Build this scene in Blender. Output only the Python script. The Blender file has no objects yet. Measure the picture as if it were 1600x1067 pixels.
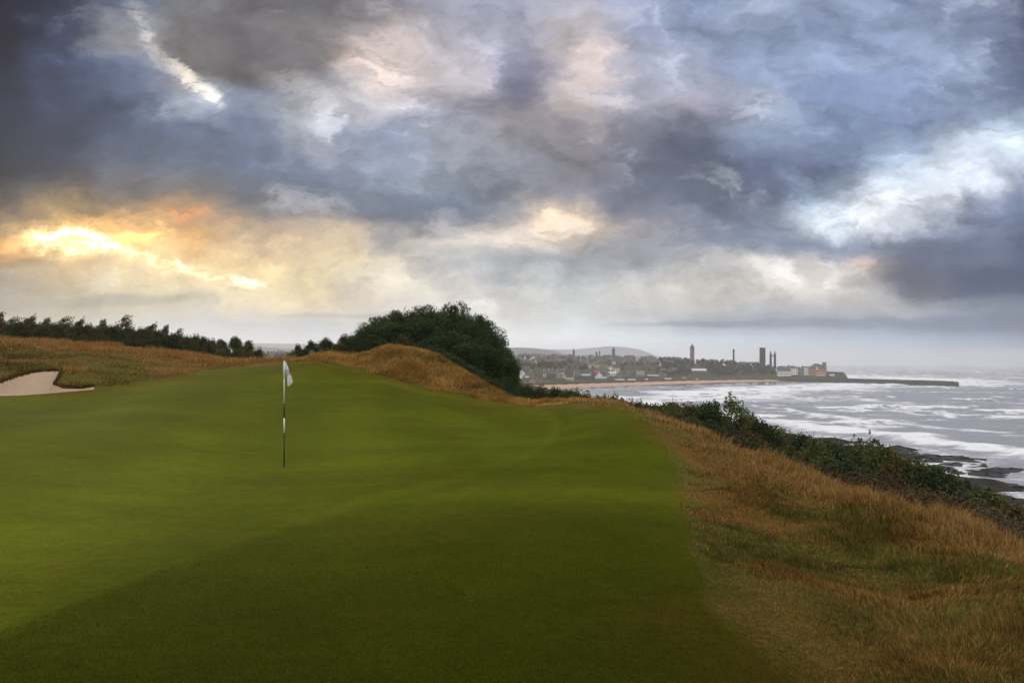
import bpy, math, random
import numpy as np

# ------------------------------------------------------------------ camera
EYE = 32.0            # eye height above the sea, metres
F, CX, HY = 1066.67, 800.0, 566.0   # photo focal length, centre column and horizon row in pixels
sc = bpy.context.scene
COL = sc.collection
cam_d = bpy.data.cameras.new('camera'); cam = bpy.data.objects.new('camera', cam_d); COL.objects.link(cam)
cam.location = (0, 0, EYE); cam.rotation_euler = (math.radians(90), 0, 0)
cam_d.lens = 24; cam_d.sensor_width = 36; cam_d.shift_y = (HY - 533.5) / 1600.0
cam_d.clip_start = 0.1; cam_d.clip_end = 30000
sc.camera = cam
sc.view_settings.view_transform = 'Standard'; sc.view_settings.look = 'None'
sc.view_settings.exposure = 0; sc.view_settings.gamma = 1
sc.cycles.max_bounces = 6; sc.cycles.diffuse_bounces = 3; sc.cycles.volume_bounces = 2
sc.cycles.transparent_max_bounces = 8
sc.cycles.use_denoising = True

def lin(c):
    f = lambda v: v/12.92 if v <= 0.04045 else ((v+0.055)/1.055)**2.4
    return tuple(f(v/255.0) for v in c)

# ------------------------------------------------------------------ node helper
class NT:
    def __init__(s, tree): s.t = tree; s.n = tree.nodes; s.l = tree.links
    def node(s, typ, **kw):
        n = s.n.new(typ)
        for k, v in kw.items(): setattr(n, k, v)
        return n
    def put(s, sock, v):
        if isinstance(v, bpy.types.NodeSocket): s.l.new(v, sock)
        elif v is not None:
            try: sock.default_value = v
            except Exception: sock.default_value = tuple(v) + (1.0,)
    def math(s, op, a, b=None, c=None, clamp=False):
        n = s.node('ShaderNodeMath', operation=op, use_clamp=clamp)
        for i, v in enumerate((a, b, c)):
            if v is not None: s.put(n.inputs[i], v)
        return n.outputs[0]
    def vec(s, op, a, b=None, scale=None):
        n = s.node('ShaderNodeVectorMath', operation=op)
        s.put(n.inputs[0], a)
        if b is not None: s.put(n.inputs[1], b)
        if scale is not None: s.put(n.inputs['Scale'], scale)
        return n.outputs['Value'] if op in ('LENGTH', 'DOT_PRODUCT', 'DISTANCE') else n.outputs[0]
    def comb(s, x, y, z):
        n = s.node('ShaderNodeCombineXYZ')
        for i, v in enumerate((x, y, z)): s.put(n.inputs[i], v)
        return n.outputs[0]
    def rng(s, v, a, b, c=0.0, d=1.0, smooth=True):
        n = s.node('ShaderNodeMapRange', interpolation_type='SMOOTHSTEP' if smooth else 'LINEAR')
        s.put(n.inputs[0], v)
        for i, q in enumerate((a, b, c, d)): s.put(n.inputs[i+1], q)
        return n.outputs[0]
    def mix(s, f, a, b, blend='MIX'):
        n = s.node('ShaderNodeMix', data_type='RGBA', blend_type=blend)
        s.put(n.inputs[0], f); s.put(n.inputs[6], a); s.put(n.inputs[7], b)
        return n.outputs[2]
    def noise(s, v, scale, detail=4.0, rough=0.5, dist=0.0, color=False):
        n = s.node('ShaderNodeTexNoise')
        s.put(n.inputs['Vector'], v); s.put(n.inputs['Scale'], scale)
        s.put(n.inputs['Detail'], detail); s.put(n.inputs['Roughness'], rough); s.put(n.inputs['Distortion'], dist)
        return n.outputs[1 if color else 0]
    def ramp(s, v, stops, interp='LINEAR'):
        n = s.node('ShaderNodeValToRGB'); r = n.color_ramp; r.interpolation = interp
        while len(r.elements) < len(stops): r.elements.new(0.5)
        for e, (p, c) in zip(r.elements, stops): e.position = p; e.color = tuple(c) + (1.0,)
        s.put(n.inputs[0], v); return n.outputs[0]

# ------------------------------------------------------------------ sky (world)
SUN_AZ, SUN_EL = -32.0, 9.0
SKY_ROWS = {
 0:   [(10,16,40),(30,38,62),(100,112,138),(118,118,124),(100,98,102),(98,98,104),(120,118,124),(150,152,172),(160,165,190),(165,170,195),(150,160,188),(135,150,182),(165,178,205),(140,155,185),(115,128,158),(120,132,158),(90,98,120)],
 50:  [(12,18,42),(48,58,85),(150,150,155),(112,108,110),(104,101,104),(118,114,116),(175,165,165),(165,162,172),(165,165,182),(185,178,182),(135,145,170),(130,142,170),(135,150,180),(130,145,178),(140,155,185),(125,138,165),(85,92,115)],
 100: [(14,20,44),(55,66,95),(98,112,140),(120,118,120),(104,100,103),(115,110,112),(215,200,195),(195,188,195),(135,135,158),(200,190,192),(160,165,185),(160,168,190),(135,150,180),(150,168,200),(145,162,195),(155,172,200),(95,106,132)],
 150: [(18,24,46),(52,62,88),(75,86,112),(175,185,200),(130,142,165),(170,172,180),(205,200,205),(160,156,165),(110,110,125),(185,175,175),(165,165,180),(165,162,178),(160,172,195),(130,148,182),(130,146,178),(115,128,158),(92,104,130)],
 200: [(22,26,42),(50,56,76),(85,98,122),(95,108,132),(112,126,152),(165,170,182),(135,145,168),(145,148,165),(140,135,140),(128,124,132),(118,122,138),(95,102,118),(130,145,172),(125,142,175),(110,126,158),(135,150,178),(150,165,185)],
 250: [(30,32,42),(62,66,78),(98,104,116),(95,106,124),(105,118,138),(125,136,156),(140,152,175),(155,160,172),(135,138,150),(112,110,120),(100,104,120),(78,86,102),(100,112,142),(95,108,138),(160,180,205),(200,212,226),(205,218,232)],
 300: [(75,73,72),(105,98,92),(115,106,102),(112,108,108),(100,104,115),(110,118,132),(125,136,152),(112,124,142),(120,128,142),(150,145,152),(105,112,128),(85,95,112),(85,96,118),(150,168,190),(215,225,238),(215,222,235),(130,142,165)],
 340: [(120,108,98),(150,128,95),(150,128,100),(170,138,105),(120,118,120),(125,125,130),(112,118,130),(105,114,128),(175,170,170),(225,205,185),(140,138,148),(105,112,130),(115,125,145),(205,218,230),(225,228,235),(120,132,158),(95,108,135)],
 380: [(205,160,100),(225,190,130),(230,195,130),(205,160,110),(185,165,140),(195,175,150),(165,162,162),(205,198,190),(230,218,205),(200,190,180),(140,142,152),(120,130,148),(125,134,152),(135,145,165),(125,135,155),(110,122,145),(90,104,132)],
 420: [(150,138,120),(190,170,135),(235,215,170),(240,215,165),(240,215,165),(225,205,165),(215,205,185),(180,182,185),(165,170,175),(158,165,175),(160,165,172),(185,185,188),(215,210,205),(215,208,200),(125,122,128),(88,100,125),(55,72,105)],
 450: [(165,158,145),(190,180,155),(205,195,165),(230,215,180),(245,228,188),(240,220,180),(220,210,190),(205,200,195),(198,198,198),(195,198,200),(205,203,200),(210,205,198),(212,208,202),(210,206,200),(125,125,132),(85,95,118),(70,85,115)],
 480: [(172,165,150),(190,182,165),(205,198,180),(215,208,188),(232,218,190),(235,222,195),(222,215,205),(215,212,208),(208,208,206),(205,208,208),(200,200,198),(190,190,188),(185,186,186),(185,186,186),(165,168,172),(120,130,148),(110,122,145)],
 505: [(200,200,202),(205,203,200),(207,205,202),(210,208,205),(208,208,208),(205,208,212),(214,214,214),(222,220,216),(222,222,222),(218,222,226),(200,205,212),(150,160,175),(148,158,174),(140,150,168),(125,137,158),(120,132,155),(95,110,140)],
 530: [(220,222,228)]*7 + [(225,228,232),(238,243,247),(235,240,245),(225,235,242),(205,218,230),(195,208,222),(180,195,214),(165,182,205),(140,158,186),(115,135,165)],
 560: [(222,226,232)]*8 + [(230,236,242),(228,234,242),(222,230,238),(212,222,232),(208,216,228),(200,210,225),(190,200,218),(170,182,206),(150,165,192)],
}
OVERHEAD = 1.25
def build_world():
    w = bpy.data.worlds.new('World'); sc.world = w; w.use_nodes = True
    t = NT(w.node_tree); t.n.clear()
    out = t.node('ShaderNodeOutputWorld'); bg = t.node('ShaderNodeBackground')
    d = t.vec('NORMALIZE', t.node('ShaderNodeTexCoord').outputs['Generated'])
    sp = t.node('ShaderNodeSeparateXYZ'); t.put(sp.inputs[0], d)
    X, Y, Z = sp.outputs
    yc = t.math('MAXIMUM', Y, 0.15)
    u = t.math('DIVIDE', X, yc); v = t.math('DIVIDE', Z, yc)
    # cloud-layer coordinates: a flat deck seen in perspective
    zc = t.math('ADD', t.math('MAXIMUM', Z, 0.0), 0.10)
    deck = t.comb(t.math('DIVIDE', X, zc), t.math('DIVIDE', Y, zc), 0.0)
    plane = t.comb(u, t.math('MULTIPLY', v, 1.7), 0.0)
    def axis(c, k):
        s = t.node('ShaderNodeSeparateXYZ'); t.put(s.inputs[0], c)
        return t.math('SUBTRACT', s.outputs[k], 0.5)
    # ragged edges: warp the lookup with fractal noise, coarse and fine
    w1 = t.noise(plane, 4.2, 8.0, 0.60, 0.0, True)
    w2 = t.noise(plane, 15.0, 8.0, 0.62, 0.0, True)
    lowfade = t.rng(v, 0.03, 0.11, 0.12, 1.0)
    wx = t.math('ADD', t.math('MULTIPLY', axis(w1, 0), 0.22), t.math('MULTIPLY', axis(w2, 0), 0.075))
    wy = t.math('ADD', t.math('MULTIPLY', axis(w1, 1), 0.13), t.math('MULTIPLY', axis(w2, 1), 0.055))
    uu = t.math('ADD', u, t.math('MULTIPLY', wx, lowfade))
    vv = t.math('ADD', v, t.math('MULTIPLY', wy, lowfade))
    tx = t.math('ADD', t.math('MULTIPLY', uu, F/1600.0), 0.5)
    py = t.math('SUBTRACT', HY, t.math('MULTIPLY', vv, F))
    col = None; prev = None
    for y, cs in sorted(SKY_ROWS.items()):
        r = t.ramp(tx, [(i/16.0, lin(c)) for i, c in enumerate(cs)], 'EASE')
        col = r if col is None else t.mix(t.rng(py, float(prev), float(y), smooth=False), col, r)
        prev = y
    # billows: cloud thickness, and the same thickness a little nearer the sun for lit and shaded flanks
    wp = t.vec('ADD', plane, t.vec('SCALE', t.vec('SUBTRACT', w1, (.5, .5, .5)), scale=0.22))
    wp = t.vec('ADD', wp, t.vec('SCALE', t.vec('SUBTRACT', w2, (.5, .5, .5)), scale=0.07))
    def thick(p):
        a = t.noise(p, 3.6, 9.0, 0.58); b = t.noise(p, 11.0, 8.0, 0.60)
        return t.math('ADD', t.math('MULTIPLY', a, 0.58), t.math('MULTIPLY', b, 0.42))
    th0 = thick(wp); th1 = thick(t.vec('ADD', wp, (-0.030, -0.022, 0.0)))
    lit = t.math('SUBTRACT', th1, th0)
    det = t.noise(wp, 8.0, 8.0, 0.60)
    det2 = t.noise(t.vec('ADD', deck, t.vec('SCALE', w1, scale=0.5)), 0.9, 8.0, 0.6)
    amp = t.rng(v, 0.03, 0.13, 0.14, 1.0)
    k = t.math('ADD', t.math('MULTIPLY', t.math('SUBTRACT', th0, 0.5), -SKY_BODY), t.math('MULTIPLY', lit, SKY_LIT))
    k = t.math('ADD', k, t.math('MULTIPLY', t.math('SUBTRACT', det, 0.5), 0.20))
    col = t.vec('SCALE', col, scale=t.math('MAXIMUM', t.math('ADD', 1.0, t.math('MULTIPLY', k, amp)), 0.30))
    # thin openings where the deck is torn: pale light shows through
    tear = t.math('MULTIPLY', t.math('MAXIMUM', t.rng(th0, 0.45, 0.33), t.math('MULTIPLY', t.rng(det, 0.40, 0.27), t.rng(th0, .54, .42))), t.math('MULTIPLY', t.rng(u, -0.95, -0.35), amp))
    col = t.vec('ADD', col, t.vec('SCALE', (0.62, 0.60, 0.60), scale=t.math('MULTIPLY', tear, SKY_TEAR)))
    # torn openings with the low sun behind them: (px, py, rx, ry, tilt, colour, gain, raggedness)
    br = t.noise(t.vec('MULTIPLY', wp, (1.0, 2.2, 1.0)), 17.0, 8.0, 0.62)
    def gap(px, pyy, rx, ry, tilt, c, gain, rag=1.0, cutv=.42):
        m = t.node('ShaderNodeMapping', vector_type='TEXTURE')
        ju = t.math('ADD', t.math('MULTIPLY', axis(w1, 0), 0.09*rag), t.math('MULTIPLY', axis(w2, 0), 0.07*rag))
        jv = t.math('ADD', t.math('MULTIPLY', axis(w1, 1), 0.05*rag), t.math('MULTIPLY', axis(w2, 1), 0.05*rag))
        t.put(m.inputs['Vector'], t.comb(t.math('ADD', u, ju), t.math('ADD', v, jv), 0.0))
        m.inputs['Location'].default_value = ((px-CX)/F, (HY-pyy)/F, 0)
        m.inputs['Rotation'].default_value = (0, 0, math.radians(tilt))
        m.inputs['Scale'].default_value = (rx/F, ry/F, 1)
        f = t.rng(t.vec('LENGTH', m.outputs[0]), 1.0, 0.0, 0.0, 1.0)
        f = t.math('MULTIPLY', f, t.rng(t.math('ADD', br, t.math('MULTIPLY', f, .10)), cutv, cutv+.16, 0.06, 1.0)) if cutv else f
        return t.vec('ADD', col, t.vec('SCALE', tuple(lin(c)), scale=t.math('MULTIPLY', f, gain)))
    def bank(px, pyy, rx, ry, tilt, c, wgt, rag=1.0):
        m = t.node('ShaderNodeMapping', vector_type='TEXTURE')
        ju = t.math('ADD', t.math('MULTIPLY', axis(w1, 0), 0.13*rag), t.math('MULTIPLY', axis(w2, 0), 0.10*rag))
        jv = t.math('ADD', t.math('MULTIPLY', axis(w1, 1), 0.07*rag), t.math('MULTIPLY', axis(w2, 1), 0.07*rag))
        t.put(m.inputs['Vector'], t.comb(t.math('ADD', u, ju), t.math('ADD', v, jv), 0.0))
        m.inputs['Location'].default_value = ((px-CX)/F, (HY-pyy)/F, 0)
        m.inputs['Rotation'].default_value = (0, 0, math.radians(tilt))
        m.inputs['Scale'].default_value = (rx/F, ry/F, 1)
        f = t.math('MULTIPLY', t.rng(t.vec('LENGTH', m.outputs[0]), 1.0, 0.25, 0.0, 1.0), wgt)
        sh = t.math('MAXIMUM', t.math('ADD', 1.0, t.math('MULTIPLY', k, .55)), .4)
        return t.mix(f, col, t.vec('SCALE', tuple(lin(c)), scale=sh))
    col = t.vec('SCALE', col, scale=t.rng(v, 0.075, 0.14, 1.08, 1.12))
    for g in BANKS: col = bank(*g)
    for g in GAPS: col = gap(*g)
    # the rest of the dome: high bright overcast over a Nishita sky
    sky = t.node('ShaderNodeTexSky', sky_type='NISHITA', sun_disc=False)
    sky.sun_elevation = math.radians(SUN_EL); sky.sun_rotation = math.radians(SUN_AZ)
    sky.altitude = 30; sky.air_density = 1.0; sky.dust_density = 2.0
    clear = t.vec('SCALE', sky.outputs[0], scale=0.10)
    over = t.ramp(det2, [(0.30, (0.52*OVERHEAD, 0.54*OVERHEAD, 0.60*OVERHEAD)), (0.50, (0.95*OVERHEAD, 0.93*OVERHEAD, 0.92*OVERHEAD)), (0.72, (1.3*OVERHEAD, 1.25*OVERHEAD, 1.2*OVERHEAD))])
    low = t.rng(Z, 0.0, 0.5, 0.45, 1.0)
    over = t.mix(0.12, t.vec('SCALE', over, scale=low), clear)
    inframe = t.math('MULTIPLY', t.rng(Y, 0.25, 0.62), t.rng(Z, 0.66, 0.50))
    col = t.mix(inframe, over, col)
    t.put(bg.inputs[0], col); bg.inputs[1].default_value = 1.0
    t.l.new(bg.outputs[0], out.inputs[0])
    w.cycles.sampling_method = 'MANUAL'; w.cycles.sample_map_resolution = 1024
SKY_BODY, SKY_LIT, SKY_TEAR = 1.25, 1.7, 0.30
BANKS = [   # darker cloud banks: (px, py, rx, ry, tilt, colour, weight, raggedness)
 (90,200,230,120,-8,(56,67,94),0.37,1), (400,255,210,50,-12,(96,112,143),0.41,1), (640,325,210,34,-3,(101,115,139),0.51,1),
 (840,120,100,52,10,(115,118,145),0.48,1), (420,80,200,60,-30,(101,103,113),0.34,1), (1085,225,120,75,30,(84,93,117),0.48,1), (1000,305,190,46,-4,(92,104,128),0.51,1), (1120,345,170,24,-3,(90,104,132),0.51,1),
 (1230,385,210,26,-3,(119,136,166),0.48,0.8), (960,405,150,26,-3,(150,155,165),0.60,0.8), (1500,410,150,58,-2,(92,104,132),0.90,0.6), (1545,442,180,30,2,(58,74,108),0.90,0.5), (1440,445,78,30,4,(92,97,114),0.85,0.5), (1570,330,120,40,-6,(102,120,156),0.41,0.9),
 (1380,503,330,12,1,(122,136,158),0.80,0.25), (1560,505,190,22,2,(98,113,142),0.85,0.25), (1150,506,240,7,0,(140,153,170),0.75,0.2), (600,492,260,6,0,(196,198,200),0.60,0.2), (150,470,230,14,2,(168,163,152),0.60,0.3), (30,402,70,26,8,(140,118,96),0.80,0.7),
 (1560,90,120,110,0,(96,112,147),0.34,1), (1330,140,150,40,-4,(129,150,194),0.34,1),
]
GAPS = [
 (180,380,380,80,-3,(255,190,90),0.20,1.4,0), (170,350,170,22,4,(255,150,50),0.30,1.2,.44),
 (120,378,95,32,-4,(255,240,200),2.6,1.3,.49), (150,392,75,24,-10,(255,244,210),1.7,1.3,.48), (130,380,170,44,-4,(255,205,110),0.45,1.2,.36), (215,372,90,16,6,(255,190,90),0.9,1.2,.42), (70,368,50,18,-8,(255,225,150),1.6,1.0,.40),
 (230,406,120,14,-8,(255,238,190),.75,1.3,.50), (320,430,140,9,-6,(255,238,190),.65,1.1,.50), (392,440,55,11,-4,(255,244,205),.9,1.0,.48), (290,414,70,10,-6,(255,244,205),.5,1.2,.50),
 (298,340,60,16,20,(255,120,50),0.30,1.0,.42), (20,385,60,40,0,(255,170,80),0.25,1.2,0),
 (290,115,75,24,-52,(240,225,200),0.9,0.8,.42), (225,45,85,24,-58,(215,208,198),0.5,0.8,.44), (330,150,40,18,-40,(250,240,220),0.8,0.8,.40),
 (480,140,110,40,-35,(235,225,215),0.22,1.2,.46), (525,190,60,30,-50,(215,218,225),0.4,1.2,.46), (590,95,95,70,-20,(235,210,195),0.35,1.3,.44),
 (925,105,70,70,20,(235,205,185),0.32,1.2,.44), (860,352,100,30,4,(255,225,190),0.36,1.3,.44), (690,345,60,30,0,(225,215,205),0.25,1.0,.46),
 (1390,320,200,44,8,(245,245,248),0.20,1.5,.46), (1450,280,160,44,8,(245,245,245),0.18,1.5,.46), (1560,215,80,40,0,(215,225,238),0.3,1.2,.45), (1345,412,50,22,-10,(240,180,135),0.35,0.7,.40), (1180,170,70,40,10,(225,220,230),0.25,1.2,.46),
]
build_world()
sun_d = bpy.data.lights.new('sun', 'SUN'); sun_d.energy = 1.0; sun_d.angle = math.radians(12); sun_d.color = (1.0, 0.80, 0.56)
sun = bpy.data.objects.new('sun', sun_d); COL.objects.link(sun); sun.location = (-60, 80, 120)
_d = (math.sin(math.radians(SUN_AZ))*math.cos(math.radians(SUN_EL)), math.cos(math.radians(SUN_AZ))*math.cos(math.radians(SUN_EL)), math.sin(math.radians(SUN_EL)))
from mathutils import Vector
sun.rotation_euler = Vector(_d).to_track_quat('Z', 'Y').to_euler()

# ------------------------------------------------------------------ numeric helpers
RNG = np.random.default_rng(7); random.seed(7)
def sstep(a, b, x):
    t = np.clip((x-a)/(b-a), 0, 1); return t*t*(3-2*t)
def _hash(ix, iy, seed):
    h = (ix.astype(np.int64)*374761393 + iy.astype(np.int64)*668265263 + seed*1442695041) & 0xffffffff
    h = ((h ^ (h >> 13))*1274126177) & 0xffffffff
    return ((h ^ (h >> 16)) & 0xffff)/65535.0
def vnoise(x, y, seed=0):
    ix = np.floor(x); iy = np.floor(y); fx = x-ix; fy = y-iy
    fx = fx*fx*(3-2*fx); fy = fy*fy*(3-2*fy)
    a = _hash(ix, iy, seed); b = _hash(ix+1, iy, seed); c = _hash(ix, iy+1, seed); d = _hash(ix+1, iy+1, seed)
    return (a*(1-fx)+b*fx)*(1-fy)+(c*(1-fx)+d*fx)*fy
def fbm(x, y, seed=0, octv=4, gain=0.5):
    s = 0; a = 1.0; n = 0
    for i in range(octv):
        s = s+a*vnoise(x*2**i+17.3*i, y*2**i-9.1*i, seed+i); n += a; a *= gain
    return s/n
def poly_sd(px, py, poly):
    """signed distance to a closed polygon, positive inside"""
    best = np.full(px.shape, 1e9); ins = np.zeros(px.shape, bool)
    n = len(poly)
    for i in range(n):
        x0, y0 = poly[i]; x1, y1 = poly[(i+1) % n]
        ex, ey = x1-x0, y1-y0; L = ex*ex+ey*ey+1e-9
        tt = np.clip(((px-x0)*ex+(py-y0)*ey)/L, 0, 1)
        best = np.minimum(best, np.hypot(px-x0-tt*ex, py-y0-tt*ey))
        c = ((y0 > py) != (y1 > py)) & (px < ex*(py-y0)/(ey if ey else 1e-9)+x0)
        ins ^= c
    return np.where(ins, best, -best)

# ------------------------------------------------------------------ terrain height
SEEN = [  # (photo column, photo row, distance): points of the golf hole seen in the photo
 (0,1067,3.4),(800,1067,3.4),(1600,1067,3.4),(0,900,5.2),(800,900,5.3),(1200,900,5.3),(1600,930,4.7),
 (0,750,9.6),(444,729,13.8),(800,750,10.6),(1070,780,8.3),(250,720,13.0),(620,720,13.6),
 (0,660,17.2),(200,650,19.2),(444,650,22),(700,670,20.5),(800,690,17),(850,656,24),(960,638,24),(1000,660,17.6),(930,690,15.5),
 (0,617,25),(150,608,27),(300,591,31.5),(440,588,33.5),(600,602,31),(750,637,30),(690,620,31),(800,642,27.5),
 (330,573,39.5),(440,570,38),(550,577,36),(640,598,34),(700,612,34.0),
 (0,525,52),(100,533,51),(200,543,50),(300,553,48),(400,561,46),(450,559,43),(520,548,41),(600,545,39),(640,546,38.5),(680,560,38),(720,581,37),(760,603,36),(800,624,35),(850,632,34),(900,633,34),(940,635,32),
 (0,578,31.5),(95,581,30.5),(145,604,27.6),(60,600,28.3),(200,575,35),(120,560,38),(40,550,42),(260,566,42),
 (600,570,37),(660,590,36),(720,603,35.2),
 (960,632,25),(1010,640,23),(1060,664,20),(1100,685,17.6),(1150,706,15.6),(1200,730,13.9),(1280,755,12.1),(1400,785,10.1),(1500,820,8.8),(1600,855,7.7),
 (1250,830,8),(1200,822,8.0),(1330,905,6),(1480,905,6),(1150,760,10.6),(1100,722,14),(1120,800,8.2),(1450,1000,4.3),(1150,990,4.2)]
FIXED = [  # (x, y, height above the eye)
 (10,9,-4.1),(11,25,-4.6),(20,9,-8.2),(20,30,-8.4),(20,60,-8.6),(40,60,-14.6),(40,20,-15.2),(20,100,-10.5),(60,100,-20),(60,20,-21),(95,100,-29.5),(95,30,-29.5),(95,-30,-29.5),
 (120,20,-32.5),(120,80,-32.5),(145,-40,-34),(150,60,-35),(60,-40,-20),(20,-20,-8),(12,-6,-4.2),(8,-3,-2.6),
 (0,43,-3.6),(4,41,-3.6),(-3,46,-2.2),(-7,46,-0.6),(-12,50,-0.7),(-17,56,-1.4),(-28,62,0.2),(-40,64,1.6),(-45,80,1.0),(-70,60,2.2),(-60,20,-0.8),(-40,5,-1.8),(-20,-10,-2),(0,-8,-1.6),(4,-6,-1.8),(0,-30,-1.6),(-40,-40,-2),
 (0,70,-6.5),(10,50,-5.4),(8,40,-4.2),(10,70,-7.2),(-20,85,-4),(-10,110,-8),(-60,110,-3),(10,130,-9.5),(-100,0,-1),(-100,100,0),(-60,-90,-3),(40,-90,-12),(1,0,-1.6),(-6,0,-1.65),(40,140,-15)]
def _comp(x, y):
    r = np.sqrt(x*x+y*y+9.0); k = 3.0*np.log(r)/r
    return x*k, y*k
_cx = np.array([(px-CX)/F*Y for px, py, Y in SEEN]+[p[0] for p in FIXED], float)
_cy = np.array([Y for px, py, Y in SEEN]+[p[1] for p in FIXED], float)
_cz = np.array([-(py-HY)/F*Y-(.13 if px >= 1010 and py > 620 and 7 < Y < 24 else .30 if Y >= 46 else .15 if 39 < Y < 46 and py < 565 else 0) for px, py, Y in SEEN]+[p[2] for p in FIXED], float)
_gx, _gy = _comp(_cx, _cy)
def _phi(r2): return np.where(r2 > 1e-12, 0.5*r2*np.log(r2+1e-12), 0.0)
_n = len(_cx)
_A = np.zeros((_n+3, _n+3))
_A[:_n, :_n] = _phi((_gx[:, None]-_gx)**2+(_gy[:, None]-_gy)**2)+np.eye(_n)*0.004
_A[:_n, _n] = _A[_n, :_n] = 1; _A[:_n, _n+1] = _A[_n+1, :_n] = _gx; _A[:_n, _n+2] = _A[_n+2, :_n] = _gy
_w = np.linalg.solve(_A, np.concatenate([_cz, np.zeros(3)]))
def near_z(x, y):
    x = np.asarray(x, float).ravel(); y = np.asarray(y, float).ravel(); o = np.empty(x.size)
    for i in range(0, x.size, 20000):
        a, b = _comp(x[i:i+20000], y[i:i+20000])
        o[i:i+20000] = _phi((a[:, None]-_gx)**2+(b[:, None]-_gy)**2) @ _w[:_n]+_w[_n]+_w[_n+1]*a+_w[_n+2]*b
    return o+EYE
COAST = [(118,-9000),(120,-400),(120,100),(121,160),(127,191),(141,251),(128,285),(110,320),(90,400),(70,500),(50,620),(42,720),(45,790),(80,835),(173,923),(325,1050),(430,1105),(505,1138),(560,1160),(625,1255),(640,1320),(645,1500),(600,1800),(560,2300),(700,3000),(1100,5000),(1700,9000)]
def coast_d(x, y):
    """signed distance inland"""
    return poly_sd(x, y, COAST+[(-20000,9000),(-20000,-9000)])
RIDGE = np.array([(-3000,36),(270,40),(330,37),(400,34),(470,33),(600,31),(780,24),(820,27),(860,24),(900,24),(930,27),(950,29),(980,27),(1000,23),(1015,17),(1030,9),(1060,0),(1120,0),(1400,-3),(5000,-3)], float)
MID = np.array([(-3000,18),(330,19),(400,24),(440,22),(480,20),(600,18),(790,22),(830,22),(862,19),(885,12),(910,2),(940,-8),(1000,-10),(5000,-10)], float)
def far_z(x, y):
    d = coast_d(x, y); r = np.hypot(x, y)
    n = fbm(x/60, y/60, 3)-0.5
    dn = d+n*12*sstep(0, 40, np.abs(d))
    keep = 0.16+0.84*sstep(330, 120, y)                 # the headland falls away towards the town
    head = np.where(dn < 25, 0.08*dn, 2+np.clip(dn-25, 0, 95)*0.3*keep)
    bw = 78-40*sstep(430, 520, x)                       # width of the sand
    beach = 0.030*np.minimum(dn, bw)+2.2*sstep(bw, bw+5, dn)+0.06*np.clip(dn-bw-5, 0, 25)
    up = np.clip(dn-bw-28, 0, 1e4)
    steep = 0.15+0.15*sstep(180, 330, x)
    town = beach+29*(1-np.exp(-up*steep/29))
    rise = sstep(150, 420, up)*9
    east = sstep(440, 590, x)                           # lower harbour end of the town
    town = town*(1-0.42*east)+rise*(1-east)
    town = np.maximum(town, 14*sstep(3, 14, d)*sstep(1165, 1225, y)*sstep(1700, 1500, y))   # castle cliffs
    z = head+(town-head)*sstep(380, 700, y)
    z = np.where(d < 0, np.maximum(-8, 0.10*d), z)
    px = CX+F*x/np.maximum(y, 1)
    hr = np.interp(px, RIDGE[:, 0], RIDGE[:, 1])/F*2700*.86; hm = np.interp(px, MID[:, 0], MID[:, 1])/F*1850
    fr = y > 100
    rough1 = (fbm(x/350, y/350, 11, 5)-0.5)*50; rough2 = (fbm(x/140, y/140, 21, 5)-0.5)*22
    zr = (EYE+hr+rough1*0.2-20)*sstep(2250, 2700, y)+20
    zm = (EYE+hm+rough2*0.4-24)*sstep(1580, 1850, y)*(1-0.9*sstep(1900, 2250, y))+24
    far = np.where(y > 2600, zr, zm)
    far = np.maximum(np.where(hr > 0, zr*sstep(2150, 2400, y), 0), zm*sstep(1540, 1650, y))
    z = np.where(fr & (d > 0) & (far > z), far, z)
    return z
def gz(x, y):
    x = np.asarray(x, float).ravel(); y = np.asarray(y, float).ravel()
    r = np.hypot(x, y); z = np.empty(x.size); w = sstep(95, 165, r)
    m = w < 1; z[:] = 0
    if m.any(): z[m] += near_z(x[m], y[m])*(1-w[m])
    m = w > 0
    if m.any(): z[m] += far_z(x[m], y[m])*w[m]
    return z
def g1(x, y): return float(gz([x], [y])[0])
def hit(px, py, y0, y1=4000.0):
    """where the sight line of a photo point meets the ground beyond y0"""
    Y = np.geomspace(y0, y1, 500); z = EYE-(py-HY)/F*Y
    gap = z-gz((px-CX)/F*Y, Y); b = np.nonzero(gap <= 0)[0]
    k = b[0] if len(b) else int(np.argmin(gap))
    Yk = float(Y[k]); return (px-CX)/F*Yk, Yk, g1((px-CX)/F*Yk, Yk)

# ------------------------------------------------------------------ mesh helpers
def mesh_np(name, V, faces, tint=None, uv=None, smooth=False):
    """faces: list of (n, k) index arrays"""
    me = bpy.data.meshes.new(name)
    faces = [np.asarray(f, np.int32) for f in faces if len(f)]
    nv = len(V); me.vertices.add(nv); me.vertices.foreach_set('co', np.asarray(V, np.float32).ravel())
    nl = sum(f.size for f in faces); npoly = sum(len(f) for f in faces)
    me.loops.add(nl); me.polygons.add(npoly)
    me.loops.foreach_set('vertex_index', np.concatenate([f.ravel() for f in faces]))
    tot = np.concatenate([np.full(len(f), f.shape[1], np.int32) for f in faces])
    st = np.concatenate([[0], np.cumsum(tot)[:-1]]).astype(np.int32)
    me.polygons.foreach_set('loop_start', st)
    if smooth: me.polygons.foreach_set('use_smooth', np.ones(npoly, bool))
    me.update(calc_edges=True)
    if tint is not None:
        a = me.attributes.new('tint', 'FLOAT_COLOR', 'POINT')
        a.data.foreach_set('color', np.concatenate([np.asarray(tint, np.float32), np.ones((nv, 1), np.float32)], 1).ravel())
    me.validate(); return me
def link(name, me, mat=None, parent=None):
    o = bpy.data.objects.new(name, me); COL.objects.link(o)
    if mat is not None and me is not None and not me.materials: me.materials.append(mat)
    if parent is not None: o.parent = parent
    return o
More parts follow.
